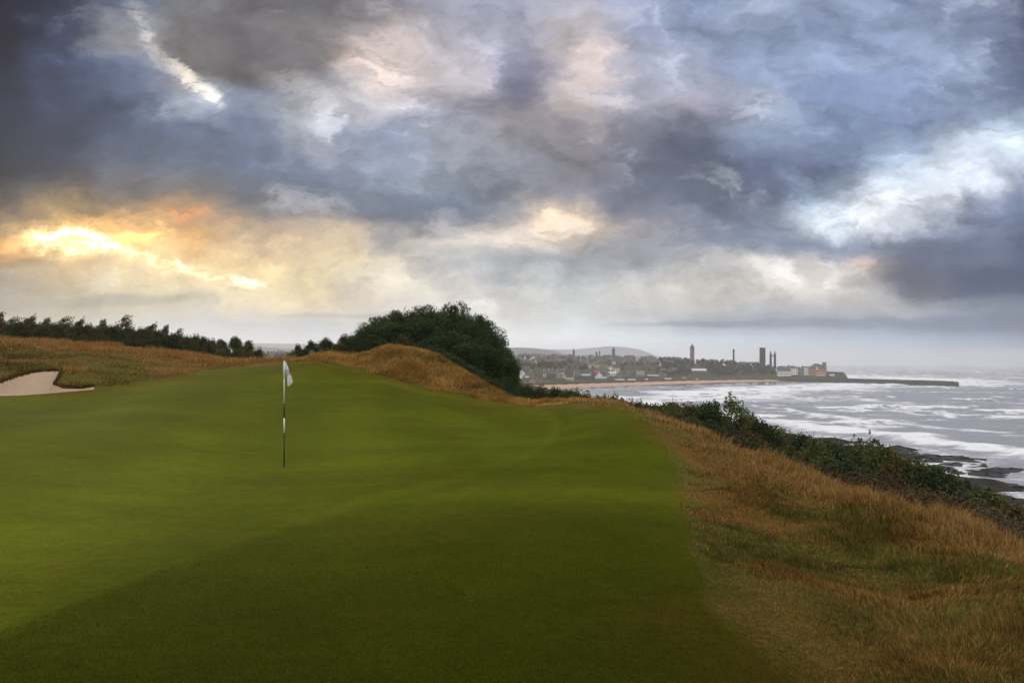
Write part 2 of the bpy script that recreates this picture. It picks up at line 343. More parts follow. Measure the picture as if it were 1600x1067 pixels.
def tag(o, label, cat, group=None, kind=None):
    o['label'] = label; o['category'] = cat
    if group: o['group'] = group
    if kind: o['kind'] = kind
    return o
def thing(name, label, cat, loc=(0, 0, 0), rz=0.0, group=None):
    o = bpy.data.objects.new(name, None); COL.objects.link(o); o.location = loc; o.rotation_euler = (0, 0, rz)
    o.empty_display_size = 0.3
    return tag(o, label, cat, group)
def copy_tree(o, parent=None):
    kids = list(o.children); c = o.copy(); COL.objects.link(c)
    if parent is not None: c.parent = parent
    for k in kids: copy_tree(k, c)
    return c
class MB:
    """collects simple solids into one mesh"""
    def __init__(s): s.V = []; s.F = []
    def add(s, vs, fs):
        b = len(s.V); s.V += [tuple(v) for v in vs]; s.F += [tuple(i+b for i in f) for f in fs]; return s
    def box(s, x0, x1, y0, y1, z0, z1, taper=0.0):
        t = taper
        return s.add([(x0,y0,z0),(x1,y0,z0),(x1,y1,z0),(x0,y1,z0),(x0+t,y0+t,z1),(x1-t,y0+t,z1),(x1-t,y1-t,z1),(x0+t,y1-t,z1)],
                     [(3,2,1,0),(4,5,6,7),(0,1,5,4),(1,2,6,5),(2,3,7,6),(3,0,4,7)])
    def gable(s, x0, x1, y0, y1, z0, z1, th=0.3, ov=0.3):
        """pitched roof, ridge along x"""
        ym = (y0+y1)/2; k = (z1-z0)/(ym-y0); a = y0-ov; b = y1+ov; za = z0-ov*k
        s.add([(x0-ov,a,za),(x1+ov,a,za),(x1+ov,ym,z1),(x0-ov,ym,z1),(x0-ov,a,za+th),(x1+ov,a,za+th),(x1+ov,ym,z1+th),(x0-ov,ym,z1+th)],
              [(3,2,1,0),(4,5,6,7),(0,1,5,4),(1,2,6,5),(2,3,7,6),(3,0,4,7)])
        return s.add([(x0-ov,b,za),(x1+ov,b,za),(x1+ov,ym,z1),(x0-ov,ym,z1),(x0-ov,b,za+th),(x1+ov,b,za+th),(x1+ov,ym,z1+th),(x0-ov,ym,z1+th)],
              [(0,1,2,3),(7,6,5,4),(4,5,1,0),(5,6,2,1),(6,7,3,2),(7,4,0,3)])
    def gwall(s, x0, x1, y0, y1, z0, z1, zr):
        """house body with gable ends, ridge along x"""
        ym = (y0+y1)/2
        return s.add([(x0,y0,z0),(x1,y0,z0),(x1,y1,z0),(x0,y1,z0),(x0,y0,z1),(x1,y0,z1),(x1,y1,z1),(x0,y1,z1),(x0,ym,zr),(x1,ym,zr)],
                     [(3,2,1,0),(0,1,5,4),(2,3,7,6),(1,2,6,9,5),(3,0,4,8,7),(4,5,9,8),(6,7,8,9)])
    def rings(s, pts, n=8, cap=True):
        """tube through (x, y, z, radius) stations with horizontal-ish rings"""
        b = len(s.V); P = np.array([p[:3] for p in pts], float)
        for i, p in enumerate(pts):
            d = P[min(i+1, len(P)-1)]-P[max(i-1, 0)]; d = d/(np.linalg.norm(d)+1e-9)
            a = np.cross(d, (0, 1, 0) if abs(d[1]) < 0.9 else (1, 0, 0)); a /= np.linalg.norm(a); c = np.cross(d, a)
            for k in range(n):
                th = 2*math.pi*k/n; q = P[i]+p[3]*(math.cos(th)*a+math.sin(th)*c); s.V.append(tuple(q))
        for i in range(len(pts)-1):
            for k in range(n):
                s.F.append((b+i*n+k, b+i*n+(k+1) % n, b+(i+1)*n+(k+1) % n, b+(i+1)*n+k))
        if cap:
            s.F.append(tuple(b+k for k in range(n))[::-1]); s.F.append(tuple(b+(len(pts)-1)*n+k for k in range(n)))
        return s
    def spire(s, x, y, z0, z1, r, n=4, rot=0.785):
        b = len(s.V)
        for k in range(n): s.V.append((x+r*math.cos(rot+2*math.pi*k/n), y+r*math.sin(rot+2*math.pi*k/n), z0))
        s.V.append((x, y, z1))
        for k in range(n): s.F.append((b+k, b+(k+1) % n, b+n))
        s.F.append(tuple(b+k for k in range(n))[::-1]); return s
    def mesh(s, name, smooth=False):
        me = bpy.data.meshes.new(name); me.from_pydata(s.V, [], s.F); me.update()
        if smooth: me.polygons.foreach_set('use_smooth', np.ones(len(me.polygons), bool))
        return me
    def build(s, name, mat, parent=None, smooth=False): return link(name, s.mesh(name, smooth), mat, parent)

# ------------------------------------------------------------------ materials
def mat_new(name):
    m = bpy.data.materials.new(name); m.use_nodes = True
    t = NT(m.node_tree); return m, t, t.n['Principled BSDF']
def m_flat(name, c, rough=0.8, var=0.25, scale=3.0, spec=0.3, metal=0.0, bump=0.0):
    m, t, p = mat_new(name)
    co = t.node('ShaderNodeTexCoord').outputs['Object']
    n = t.noise(co, scale, 5, 0.6)
    t.put(p.inputs['Base Color'], t.mix(n, tuple(v*(1-var) for v in c), tuple(min(1, v*(1+var)) for v in c)))
    p.inputs['Roughness'].default_value = rough; p.inputs['Specular IOR Level'].default_value = spec; p.inputs['Metallic'].default_value = metal
    if bump:
        b = t.node('ShaderNodeBump'); b.inputs['Strength'].default_value = bump; b.inputs['Distance'].default_value = 0.02
        t.put(b.inputs['Height'], t.noise(co, scale*6, 6, 0.6)); t.l.new(b.outputs[0], p.inputs['Normal'])
    return m
def m_tint(name, rough=0.7, spec=0.25, trans=0.25, gain=1.0, sheen=0.0):
    """leaves and blades: colour of each comes from its own tint"""
    m, t, p = mat_new(name)
    c = t.node('ShaderNodeAttribute', attribute_name='tint').outputs['Color']
    oi = t.node('ShaderNodeObjectInfo').outputs['Random']
    c = t.vec('SCALE', c, scale=t.math('MULTIPLY', gain, t.rng(oi, 0, 1, 0.82, 1.18, smooth=False)))
    t.put(p.inputs['Base Color'], c); p.inputs['Roughness'].default_value = rough; p.inputs['Specular IOR Level'].default_value = spec
    p.inputs['Sheen Weight'].default_value = sheen
    if trans:
        tr = t.node('ShaderNodeBsdfTranslucent'); t.put(tr.inputs[0], c)
        mx = t.node('ShaderNodeMixShader'); mx.inputs[0].default_value = trans
        t.l.new(p.outputs[0], mx.inputs[1]); t.l.new(tr.outputs[0], mx.inputs[2])
        t.l.new(mx.outputs[0], t.n['Material Output'].inputs[0])
    return m
def m_ground(name, turf=False):
    m, t, p = mat_new(name)
    co = t.node('ShaderNodeTexCoord').outputs['Object']
    c = t.node('ShaderNodeAttribute', attribute_name='tint').outputs['Color']
    big = t.noise(co, 0.35, 4, 0.55); mid = t.noise(co, 2.2, 5, 0.6); fine = t.noise(co, 55.0 if turf else 26.0, 4, 0.65); vf = t.noise(co, 240.0, 2, 0.6)
    k = t.math('ADD', t.rng(big, 0.3, 0.7, 0.84, 1.12, False), t.rng(mid, 0.25, 0.75, -0.12, 0.12, False))
    k = t.math('MULTIPLY', k, t.rng(fine, 0.25, 0.75, 0.62, 1.38, False))
    k = t.math('MULTIPLY', k, t.rng(vf, 0.25, 0.75, 0.65, 1.35, False))
    k = t.math('MULTIPLY', k, t.rng(t.noise(t.vec('MULTIPLY', co, (1, 1.6, 1)), 9.0, 5, 0.65), 0.28, 0.72, 0.80, 1.20, False))
    c = t.vec('SCALE', c, scale=k)
    hue = t.noise(co, 1.1, 6, 0.7)
    c = t.mix(t.rng(hue, 0.5, 0.75, 0.0, 0.45 if turf else 0.5), c, t.mix(1.0, c, (1.45, 0.95, 0.8), 'MULTIPLY'))
    t.put(p.inputs['Base Color'], c)
    p.inputs['Roughness'].default_value = 0.9; p.inputs['Specular IOR Level'].default_value = 0.01 if turf else 0.06
    p.inputs['Sheen Weight'].default_value = 0.03 if turf else 0.03; p.inputs['Sheen Roughness'].default_value = 0.45
    p.inputs['Sheen Tint'].default_value = (0.65, 0.75, 0.10, 1)
    b = t.node('ShaderNodeBump'); b.inputs['Strength'].default_value = 0.55; b.inputs['Distance'].default_value = 0.012
    t.put(b.inputs['Height'], t.math('ADD', fine, t.math('MULTIPLY', vf, 0.6))); t.l.new(b.outputs[0], p.inputs['Normal'])
    return m
M_TURF = m_ground('mown turf', True); M_GROUND = m_ground('rough ground')
M_GRASS = m_tint('dry grass', 0.8, 0.05, 0.30); M_LEAF = m_tint('leaves', 0.6, 0.25, 0.22); M_NEEDLE = m_tint('needles', 0.65, 0.2, 0.12)
M_BARK = m_flat('bark', (0.06, 0.045, 0.032), 0.9, 0.4, 8, 0.2, bump=0.5)
M_FARTREE = m_tint('distant foliage', 0.9, 0.1, 0.0)

# ------------------------------------------------------------------ ground sheet (one polar sheet, cut into the named grounds)
AZ = np.concatenate([np.linspace(-180, -60, 40, endpoint=False), np.linspace(-60, -39, 60, endpoint=False), np.linspace(-39, 40, 860, endpoint=False), np.linspace(40, 60, 60, endpoint=False), np.linspace(60, 180, 40)])
RR = np.concatenate([np.geomspace(0.25, 2.6, 24, endpoint=False), np.geomspace(2.6, 23, 220, endpoint=False), np.geomspace(23, 34, 150, endpoint=False), np.geomspace(34, 60, 60, endpoint=False), np.geomspace(60, 320, 110, endpoint=False), np.geomspace(320, 7000, 170)])
NA, NR = len(AZ), len(RR)
_a, _r = np.meshgrid(np.radians(AZ), RR)
GX = (_r*np.sin(_a)).ravel(); GY = (_r*np.cos(_a)).ravel(); GZ = gz(GX, GY); GR = _r.ravel()
yy = np.maximum(GY, 0.6); PX = CX+F*GX/yy; PY = HY-F*(GZ-EYE)/yy
near = (GR < 62)
GREEN = [(-2500,2200),(-600,1230),(-50,1003),(200,905),(400,830),(560,780),(700,745),(800,713),(850,690),(866,664),(842,646),(760,632),(650,614),(560,604),(440,598),(330,601),(200,612),(100,622),(0,632),(-400,660),(-2500,900)]
MOWN = [(-2500,6000),(-400,617),(0,617),(148,608),(250,592),(330,578),(440,567),(500,565),(560,578),(640,600),(720,618),(790,631),(850,638),(962,637),(1000,648),(1030,680),(1055,720),(1068,780),(1076,830),(1092,885),(1120,940),(1165,1000),(1240,1080),(1700,1400),(1900,6000)]
SAND = [(-500,640),(-260,595),(-40,602),(0,597),(28,587),(60,580),(97,579),(92,592),(85,601),(100,606),(125,607),(146,604),(147,608),(90,613),(40,617),(0,618),(-100,620)]
def zones(x, y, z, r):
    yv = np.maximum(y, 0.6); px = CX+F*x/yv; py = HY-F*(z-EYE)/yv
    n = (fbm(x*1.3, y*1.3, 41, 4)-0.5)
    scale = np.clip(r, 3, 60)/F                       # metres per pixel
    sg = poly_sd(px, py, GREEN); sm = poly_sd(px, py, MOWN)+n*0.45/scale*0.5; ss = poly_sd(px, py, SAND)
    nr = (r < 47)
    return np.where(nr, sg, -99), np.where(nr, sm, -99), np.where(nr & (r > 20), ss, -99)
SG, SM, SS = zones(GX, GY, GZ, GR)
# lumpy rough, mown smooth
lump = (fbm(GX/1.1, GY/1.1, 5, 5)-0.5)*0.34+(fbm(GX/3.5, GY/3.5, 6, 3)-0.5)*0.35
wr = np.where(near, sstep(6, 60, -SM), 0)*(1-sstep(20, 60, GR)*0.2)*(SS < -3)
GZ = GZ+lump*wr*np.clip(GR/9, 0.35, 1.0)
GZ = np.where(SS > 0, GZ-0.28*sstep(0, 9, SS), GZ)
# shore ledges
CD = coast_d(GX, GY)
led = (GY < 420) & (CD > -22) & (CD < 30)
GZ = np.where(led, GZ+(fbm(GX/13+GY/40, GY/9, 31, 5)-0.46)*6.0*sstep(-22, -5, CD)*(1-sstep(10, 30, CD)), GZ)
# tints
def C(*v): return np.array(v)
TINT = np.empty((len(GX), 3))
n1 = fbm(GX/2.3, GY/2.3, 51, 4)[:, None]; n2 = fbm(GX/0.9, GY/0.9, 52, 4)[:, None]; n3 = fbm(GX/6, GY/6, 53, 3)[:, None]
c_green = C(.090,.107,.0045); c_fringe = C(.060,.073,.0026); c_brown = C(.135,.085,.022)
strip = 0.5+0.5*np.sin((GX*0.92+GY*0.25)*2*math.pi/3.4)
rough_c = C(.125,.068,.014)*(1-sstep(.42,.62,n1))+C(.088,.074,.012)*sstep(.42,.62,n1)
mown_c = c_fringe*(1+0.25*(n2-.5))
bm = sstep(.40,.66,n3*0.6+n2*0.4)*np.clip(sstep(-330, -5, -SM)*sstep(12, 6, GR), 0, 1)[:, None]*0.8
mown_c = mown_c*(1-bm)+C(.100,.062,.010)*bm
gw = sstep(-22, 16, SG+14*(n2[:, 0]-.5))[:, None]
streak = fbm(GX/5, GY/1.3, 55, 4)[:, None]
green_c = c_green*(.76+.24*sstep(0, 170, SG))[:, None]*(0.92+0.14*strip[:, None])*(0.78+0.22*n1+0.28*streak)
mown_c = mown_c*(0.70+0.6*streak)*(.50+.50*sstep(3.0, 9.5, GR))[:, None]     # lens darkening painted into the collar turf, deeper towards the camera
rim = np.exp(-((SG+6)/7)**2)[:, None]*sstep(4, 9, GR)[:, None]
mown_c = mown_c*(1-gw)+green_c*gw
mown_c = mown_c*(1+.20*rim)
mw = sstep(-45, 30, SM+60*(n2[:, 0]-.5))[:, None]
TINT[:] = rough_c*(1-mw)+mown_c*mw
slope = (~near)[:, None] | (((GX > 9) | (GY > 50))[:, None])
TINT = np.where(slope, C(.045,.042,.018)*(0.6+0.8*n3), TINT)
town_w = sstep(450, 600, GY)[:, None]*sstep(5, 20, CD)[:, None]
bw_ = 78-40*sstep(430, 520, GX); grass_w = (sstep(bw_, bw_+5, CD)*(1-sstep(bw_+10, bw_+28, CD)))[:, None]
tn = fbm(GX/45, GY/45, 61, 4)[:, None]
town_c = C(.048,.044,.038)*(1-sstep(.5,.6,tn))+C(.048,.058,.026)*sstep(.5,.6,tn)
town_c = town_c*(1-grass_w)+C(.060,.095,.025)*grass_w
TINT = TINT*(1-town_w)+town_c*town_w
rock_w = (sstep(50, 26, CD)*(GY < 420))[:, None]
rk = sstep(.46, .6, fbm(GX/5, GY/5, 71, 5))[:, None]
TINT = TINT*(1-rock_w)+(C(.014,.012,.011)*(1-rk*.7)+C(.034,.025,.017)*rk*.7)*rock_w
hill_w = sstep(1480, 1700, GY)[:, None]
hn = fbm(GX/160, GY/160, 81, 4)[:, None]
TINT = TINT*(1-hill_w)+((C(.34,.38,.44)*(1-hn)+C(.40,.42,.46)*hn)*(.65+.35*sstep(1900,2300,GY))[:, None])*hill_w  # pale blue haze painted into the hill colour, paler with distance
GV = np.stack([GX, GY, GZ], 1)
_i = (np.arange(NR-1)[:, None]*NA+np.arange(NA-1)[None, :]).ravel()
QUAD = np.stack([_i, _i+1, _i+1+NA, _i+NA], 1)[:, ::-1]
fc = QUAD[:, 0]
def cut(name, mask, mat, smooth=True):
    q = QUAD[mask]; used, inv = np.unique(q.ravel(), return_inverse=True)
    o = link(name, mesh_np(name, GV[used], [inv.reshape(-1, 4)], TINT[used], smooth=smooth), mat); o['kind'] = 'structure'; return o
q_sand = SS[fc] > 0
q_mown = (SM[fc] > 0) & (GR[fc] < 47) & ~q_sand
q_green = q_mown & (SG[fc] > 0)
q_hill = GY[fc] > 1560
q_rock = (CD[fc] < 22) & (CD[fc] > -60) & (GY[fc] < 420) & (GR[fc] > 60)
q_beach = (CD[fc] < 77-40*sstep(430, 520, GX[fc])) & (CD[fc] > -70) & (GY[fc] > 640) & (GY[fc] < 1180)
dead = (CD[fc] < -75)
rest = ~(q_sand | q_mown | q_hill | q_rock | q_beach | dead)
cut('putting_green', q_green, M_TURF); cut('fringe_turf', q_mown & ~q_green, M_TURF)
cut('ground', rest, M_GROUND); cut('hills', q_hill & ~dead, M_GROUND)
M_ROCK = m_ground('wet rock'); M_ROCK.node_tree.nodes['Principled BSDF'].inputs['Roughness'].default_value = 0.75
cut('rocky_shore', q_rock & ~dead, M_ROCK, False)
m, t, p = mat_new('bunker sand')
co = t.node('ShaderNodeTexCoord').outputs['Object']; n = t.noise(co, 3, 5, .6); n2_ = t.noise(co, 7, 5, .7)
t.put(p.inputs['Base Color'], t.mix(n, (.43,.30,.195), (.55,.40,.275))); p.inputs['Roughness'].default_value = .95
b = t.node('ShaderNodeBump'); b.inputs['Strength'].default_value = .9; b.inputs['Distance'].default_value = .10; t.put(b.inputs['Height'], t.math('ADD', n, n2_)); t.l.new(b.outputs[0], p.inputs['Normal'])
cut('bunker_sand', q_sand, m)
m, t, p = mat_new('beach sand')
co = t.node('ShaderNodeTexCoord').outputs['Object']; n = t.noise(co, .02, 5, .6)
zc = t.node('ShaderNodeSeparateXYZ'); t.put(zc.inputs[0], co)
wet = t.rng(t.math('ADD', zc.outputs[2], t.math('MULTIPLY', n, .3)), .35, .8)
t.put(p.inputs['Base Color'], t.mix(wet, (.16,.12,.095), t.mix(n, (.50,.29,.19), (.60,.37,.25))))
t.put(p.inputs['Roughness'], t.rng(wet, 0, 1, .06, .9))
cut('beach', q_beach, m)

# ------------------------------------------------------------------ sea
def build_sea():
    az = np.concatenate([np.linspace(-3, 0, 20, endpoint=False), np.linspace(0, 40, 720, endpoint=False), np.linspace(40, 100, 60)])
    rr = np.concatenate([np.geomspace(95, 1600, 430, endpoint=False), np.geomspace(1600, 7100, 60)])
    a, r = np.meshgrid(np.radians(az), rr); x = (r*np.sin(a)).ravel(); y = (r*np.cos(a)).ravel(); R = r.ravel()
    d = -coast_d(x, y)                                   # distance out to sea
    fade = np.exp(-R/1500.0)
    wx = (fbm(x/70, y/70, 101, 3)-.5); wy = (fbm(x/30, y/30, 102, 3)-.5)
    h = np.zeros_like(x); crest = np.zeros_like(x)
    for L, ang, A in ((46, 86, .85), (29, 74, .55), (63, 97, .7), (17, 82, .28), (11, 100, .16)):
        k = 2*math.pi/L; th = math.radians(ang)
        ph = k*(x*math.cos(th)+y*math.sin(th))+wx*9+wy*3.2+L
        s = 0.5+0.5*np.sin(ph); cr = s**3
        h += A*(2*cr-0.6); crest += A*cr
    n = fbm(x/22, y/11, 104, 5); n_b = fbm(x/120, y/60, 105, 4); streak = fbm(x/46, y/6, 106, 5)
    foam_and_mist = sstep(1.55, 2.15, crest+(n-.5)*2.0+(n_b-.5)*2.4)
    foam_and_mist = np.maximum(foam_and_mist, sstep(.56, .72, streak)*sstep(.40, .58, n_b)*.8)
    dj = d+(fbm(x/45, y/45, 107, 4)-.5)*34+(n-.5)*14
    surf = np.exp(-((dj-38)/15)**2)*1.25+np.exp(-((dj-8)/6)**2)*.7+np.exp(-((dj-95)/7)**2)*.9*sstep(.40, .50, n_b)+np.exp(-((dj-160)/8)**2)*.9*sstep(.46, .54, fbm(x/90, y/90, 108, 3))+np.exp(-((dj-235)/9)**2)*.8*sstep(.46, .54, fbm(x/110, y/110, 109, 3))
    foam_and_mist = np.maximum(foam_and_mist, np.clip(surf*(0.45+1.0*n), 0, 1))
    bay = sstep(480, 640, y)*sstep(16, 60, d)*(1-sstep(180, 330, d))            # white water in the bay
    foam_and_mist = np.maximum(foam_and_mist, bay*sstep(.26, .50, n*.5+streak*.5))
    pd = np.hypot(x-640, y-1010)
    foam_and_mist = np.maximum(foam_and_mist, .95*sstep(260, 60, pd)*sstep(.38, .55, n))           # spray round the pier
    foam_and_mist = np.maximum(foam_and_mist, .7*sstep(1250, 1900, R)*sstep(.40, .58, streak*.6+n_b*.4))  # far whitecaps, also whitening the water in place of horizon mist
    calm = sstep(125, 60, d+(n_b-.5)*70)*sstep(600, 700, y)*sstep(590, 520, x)
    h *= fade*sstep(2, 45, d)*1.0
    h += np.clip(surf, 0, 1.2)*1.0*(d > 15)*fade
    foam_and_mist = foam_and_mist*(1-calm)
    V = np.stack([x, y, h], 1); na = len(az)
    i = (np.arange(len(rr)-1)[:, None]*na+np.arange(na-1)[None, :]).ravel()
    q = np.stack([i, i+1, i+1+na, i+na], 1)[:, ::-1]
    q = q[d[q].max(1) > -12]
    used, inv = np.unique(q.ravel(), return_inverse=True)
    T = np.stack([foam_and_mist, calm, foam_and_mist], 1)
    m, t, p = mat_new('sea water')
    at = t.node('ShaderNodeAttribute', attribute_name='tint').outputs['Color']; sp = t.node('ShaderNodeSeparateColor'); t.put(sp.inputs[0], at)
    co = t.node('ShaderNodeTexCoord').outputs['Object']; st = t.vec('MULTIPLY', co, (0.6, 1.5, 1.0))
    fn = t.noise(st, .22, 7, .65); f2 = t.noise(st, 1.1, 4, .6)
    f = t.math('ADD', sp.outputs[0], t.math('MULTIPLY', t.math('ADD', t.math('SUBTRACT', fn, .5), t.math('MULTIPLY', t.math('SUBTRACT', f2, .5), .45)), 1.5))
    f = t.math('MULTIPLY', t.rng(f, .22, 1.05), t.rng(sp.outputs[1], 0, .6, 1, 0))
    t.put(p.inputs['Base Color'], t.mix(f, t.mix(fn, (.24,.25,.285), (.36,.36,.39)), (.88,.89,.92)))
    t.put(p.inputs['Roughness'], t.mix(f, t.mix(sp.outputs[1], (.28,.28,.28), (.05,.05,.05)), (.85,.85,.85)))
    p.inputs['IOR'].default_value = 1.33
    b = t.node('ShaderNodeBump'); b.inputs['Distance'].default_value = .5
    t.put(b.inputs['Strength'], t.rng(sp.outputs[1], 0, .6, .55, .02)); t.put(b.inputs['Height'], t.math('ADD', fn, t.math('MULTIPLY', f2, .35))); t.l.new(b.outputs[0], p.inputs['Normal'])
    o = link('sea', mesh_np('sea', V[used], [inv.reshape(-1, 4)], T[used], smooth=True), m); o['kind'] = 'structure'
build_sea()

# ------------------------------------------------------------------ grass blades
def blades(name, x, y, h, width, tint, lean, label, ybias=0.0):
    """x, y, height, width, colour, lean (n, 2) of every blade: curved tapering strips in one mesh"""
    n = len(x); z = gz(x, y)
    L = ground_lump(x, y)
    z = z+L-np.minimum(.02, .12*h)
    th = RNG.uniform(0, 2*math.pi, n); sx = np.cos(th)*width/2; sy = np.sin(th)*width/2
    lx, ly = lean[:, 0]*h, lean[:, 1]*h
    up = np.sqrt(np.clip(1-(lean**2).sum(1), .05, 1))*h
    P = np.empty((n, 5, 3))
    for k, (f, s) in enumerate(((0, 1), (0, -1), (.55, .7), (.55, -.7), (1, 0))):
        b = f**1.7
        P[:, k, 0] = x+lx*b+sx*s; P[:, k, 1] = y+ly*b+sy*s; P[:, k, 2] = z+up*(f-.18*f*f*(1-0.0))
    i = np.arange(n)[:, None]*5
    q = i+np.array([[0, 1, 3, 2]]); tr = i+np.array([[2, 3, 4]])
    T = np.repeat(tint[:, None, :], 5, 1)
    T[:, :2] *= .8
    me = mesh_np(name, P.reshape(-1, 3), [q, tr], T.reshape(-1, 3), smooth=False)
    o = link(name, me, M_GRASS); return tag(o, label, 'grass', kind='stuff')
def ground_lump(x, y):
    r = np.hypot(x, y); z = gz(x, y); sg, sm, ss = zones(x, y, z, r)
    lump = (fbm(x/1.1, y/1.1, 5, 5)-0.5)*0.34+(fbm(x/3.5, y/3.5, 6, 3)-0.5)*0.35
    w = sstep(6, 60, -sm)*(1-sstep(20, 60, r)*0.2)*(ss < -3)
    return np.where(r < 62, lump*w*np.clip(r/9, .35, 1.), 0)
def straw(n, a, b, c, wa, wb):
    """random mix of three colours by two weights"""
    u = RNG.random(n); k = RNG.uniform(.65, 1.35, n)[:, None]
    col = np.where((u < wa)[:, None], C(*a), np.where((u < wa+wb)[:, None], C(*b), C(*c)))
    return col*k*(1+RNG.normal(0, .06, (n, 3)))
def scatter_log(n, a0, a1, r0, r1):
    a = np.radians(RNG.uniform(a0, a1, n)); r = np.exp(RNG.uniform(math.log(r0), math.log(r1), n))
    return r*np.sin(a), r*np.cos(a), r
def rough_right():
    x, y, r = scatter_log(640000, 6, 62, 2.3, 30)
    z = gz(x, y); sg, sm, ss = zones(x, y, z, r)
    px = CX+F*x/np.maximum(y, .6)
    edge = np.interp(y, [3, 7.7, 8.8, 10.1, 12.1, 13.9, 15.6, 17.6, 20, 23, 25, 40], [6.4, 6.3, 6.3, 6.4, 6.3, 6.0, 5.8, 5.6, 5.4, 5.0, 4.2, 3.5])
    keep = (sm < 8-np.abs(RNG.normal(0, 34, len(x)))) & (x < edge+1.8) & (x > .3)
    dens = fbm(x/.8, y/.8, 201, 4)
    keep &= RNG.random(len(x)) < np.clip(.25+1.6*(dens-.3), .15, 1)
    x, y, r, sm, dens = x[keep], y[keep], r[keep], sm[keep], dens[keep]
    n = len(x); e = np.interp(y, [3, 7.7, 10.1, 12.1, 13.9, 17.6, 23, 25, 40], [6.4, 6.3, 6.4, 6.3, 6.0, 5.6, 5.0, 4.2, 3.5])
    tall = sstep(2.0, .3, e-x)*sstep(5.2, 8, r)                 # standing seed heads along the brink
    tuss = sstep(.45, .65, fbm(x/.7, y/.7, 202, 3))
    inw = sstep(-5, 120, -sm)
    h = (.045+.085*tuss*RNG.uniform(.3, 1.5, n))*(.42+.58*inw)+tall*RNG.uniform(.03, .24, n)*(.35+.65*tuss)
    h *= np.clip(r/8, .6, 1.25)
    fl = fbm(x/.55, y/.55, 203, 3)*14+RNG.normal(0, .7, n)
    ln = (0.80-.40*tall)*RNG.uniform(.25, 1.15, n)
    lean = np.stack([np.cos(fl)*ln+.10, np.sin(fl)*ln*.8], 1)
    L = np.linalg.norm(lean, axis=1); lean *= np.minimum(1, .93/np.maximum(L, 1e-6))[:, None]
    g = fbm(x/1.3, y/1.3, 204, 4); green = np.maximum(sstep(.50, .64, g), .95*np.exp(-(((x-3.5)/.9)**2+((y-5.0)/.9)**2))*sstep(.35, .55, g))*(1-tall)
    col = straw(n, (.25,.140,.030), (.12,.068,.018), (.38,.25,.075), .42, .30)
    gc = straw(n, (.085,.100,.016), (.060,.080,.014), (.13,.11,.02), .45, .4)
    tc = straw(n, (.38,.225,.078), (.27,.14,.042), (.48,.32,.13), .5, .35)
    dk = sstep(.50, .68, fbm(x/.45, y/.45, 205, 4)*.6+fbm(x/2, y/2, 206, 3)*.4)*(1-tall)
    col = col*(1-.55*dk)[:, None]*C(1, 1-.05, 1)
    pick = RNG.random(n)
    col = np.where((pick < green*.75)[:, None], gc, col); col = np.where((RNG.random(n) < tall*.8)[:, None], tc, col)
    w = np.clip(r*.0009, .0032, .02)*RNG.uniform(.7, 1.3, n)
    blades('rough_grass', x, y, h, w, col, lean, 'tangled straw and russet fescue grass right of the mown turf')
def rough_mound():
    x = RNG.uniform(-13, 6.5, 170000); y = RNG.uniform(28, 44, 170000)
    r = np.hypot(x, y); z = gz(x, y); sg, sm, ss = zones(x, y, z, r)
    px = CX+F*x/y
    keep = (sm < -1) & (px > 430) & (px < 985)
    keep &= RNG.random(len(x)) < .35+.8*fbm(x/1.2, y/1.2, 212, 3)
    x, y, r = x[keep], y[keep], r[keep]; n = len(x)
    h = .12+.26*sstep(.35, .7, fbm(x/.9, y/.9, 211, 3))*RNG.uniform(.4, 1.2, n)
    fl = fbm(x/1.8, y/1.8, 213, 3)*12; ln = .75*RNG.uniform(.4, 1, n)
    lean = np.stack([np.cos(fl)*ln+.15, np.sin(fl)*ln], 1); L = np.linalg.norm(lean, axis=1); lean *= np.minimum(1, .92/np.maximum(L, 1e-6))[:, None]
    col = straw(n, (.38,.205,.048), (.26,.13,.030), (.46,.28,.09), .5, .25)
    col = col*(.55+.9*fbm(x/1.3, y/1.3, 215, 4))[:, None]
    gm = sstep(.58, .7, fbm(x/1.6, y/1.6, 214, 3)); col = np.where((RNG.random(n) < gm*.5)[:, None], straw(n, (.10,.10,.025), (.12,.10,.03), (.08,.09,.02), .5, .3), col)
    blades('mound_grass', x, y, h, RNG.uniform(.018, .034, n), col, lean, 'shaggy orange straw grass on the mound behind the green')
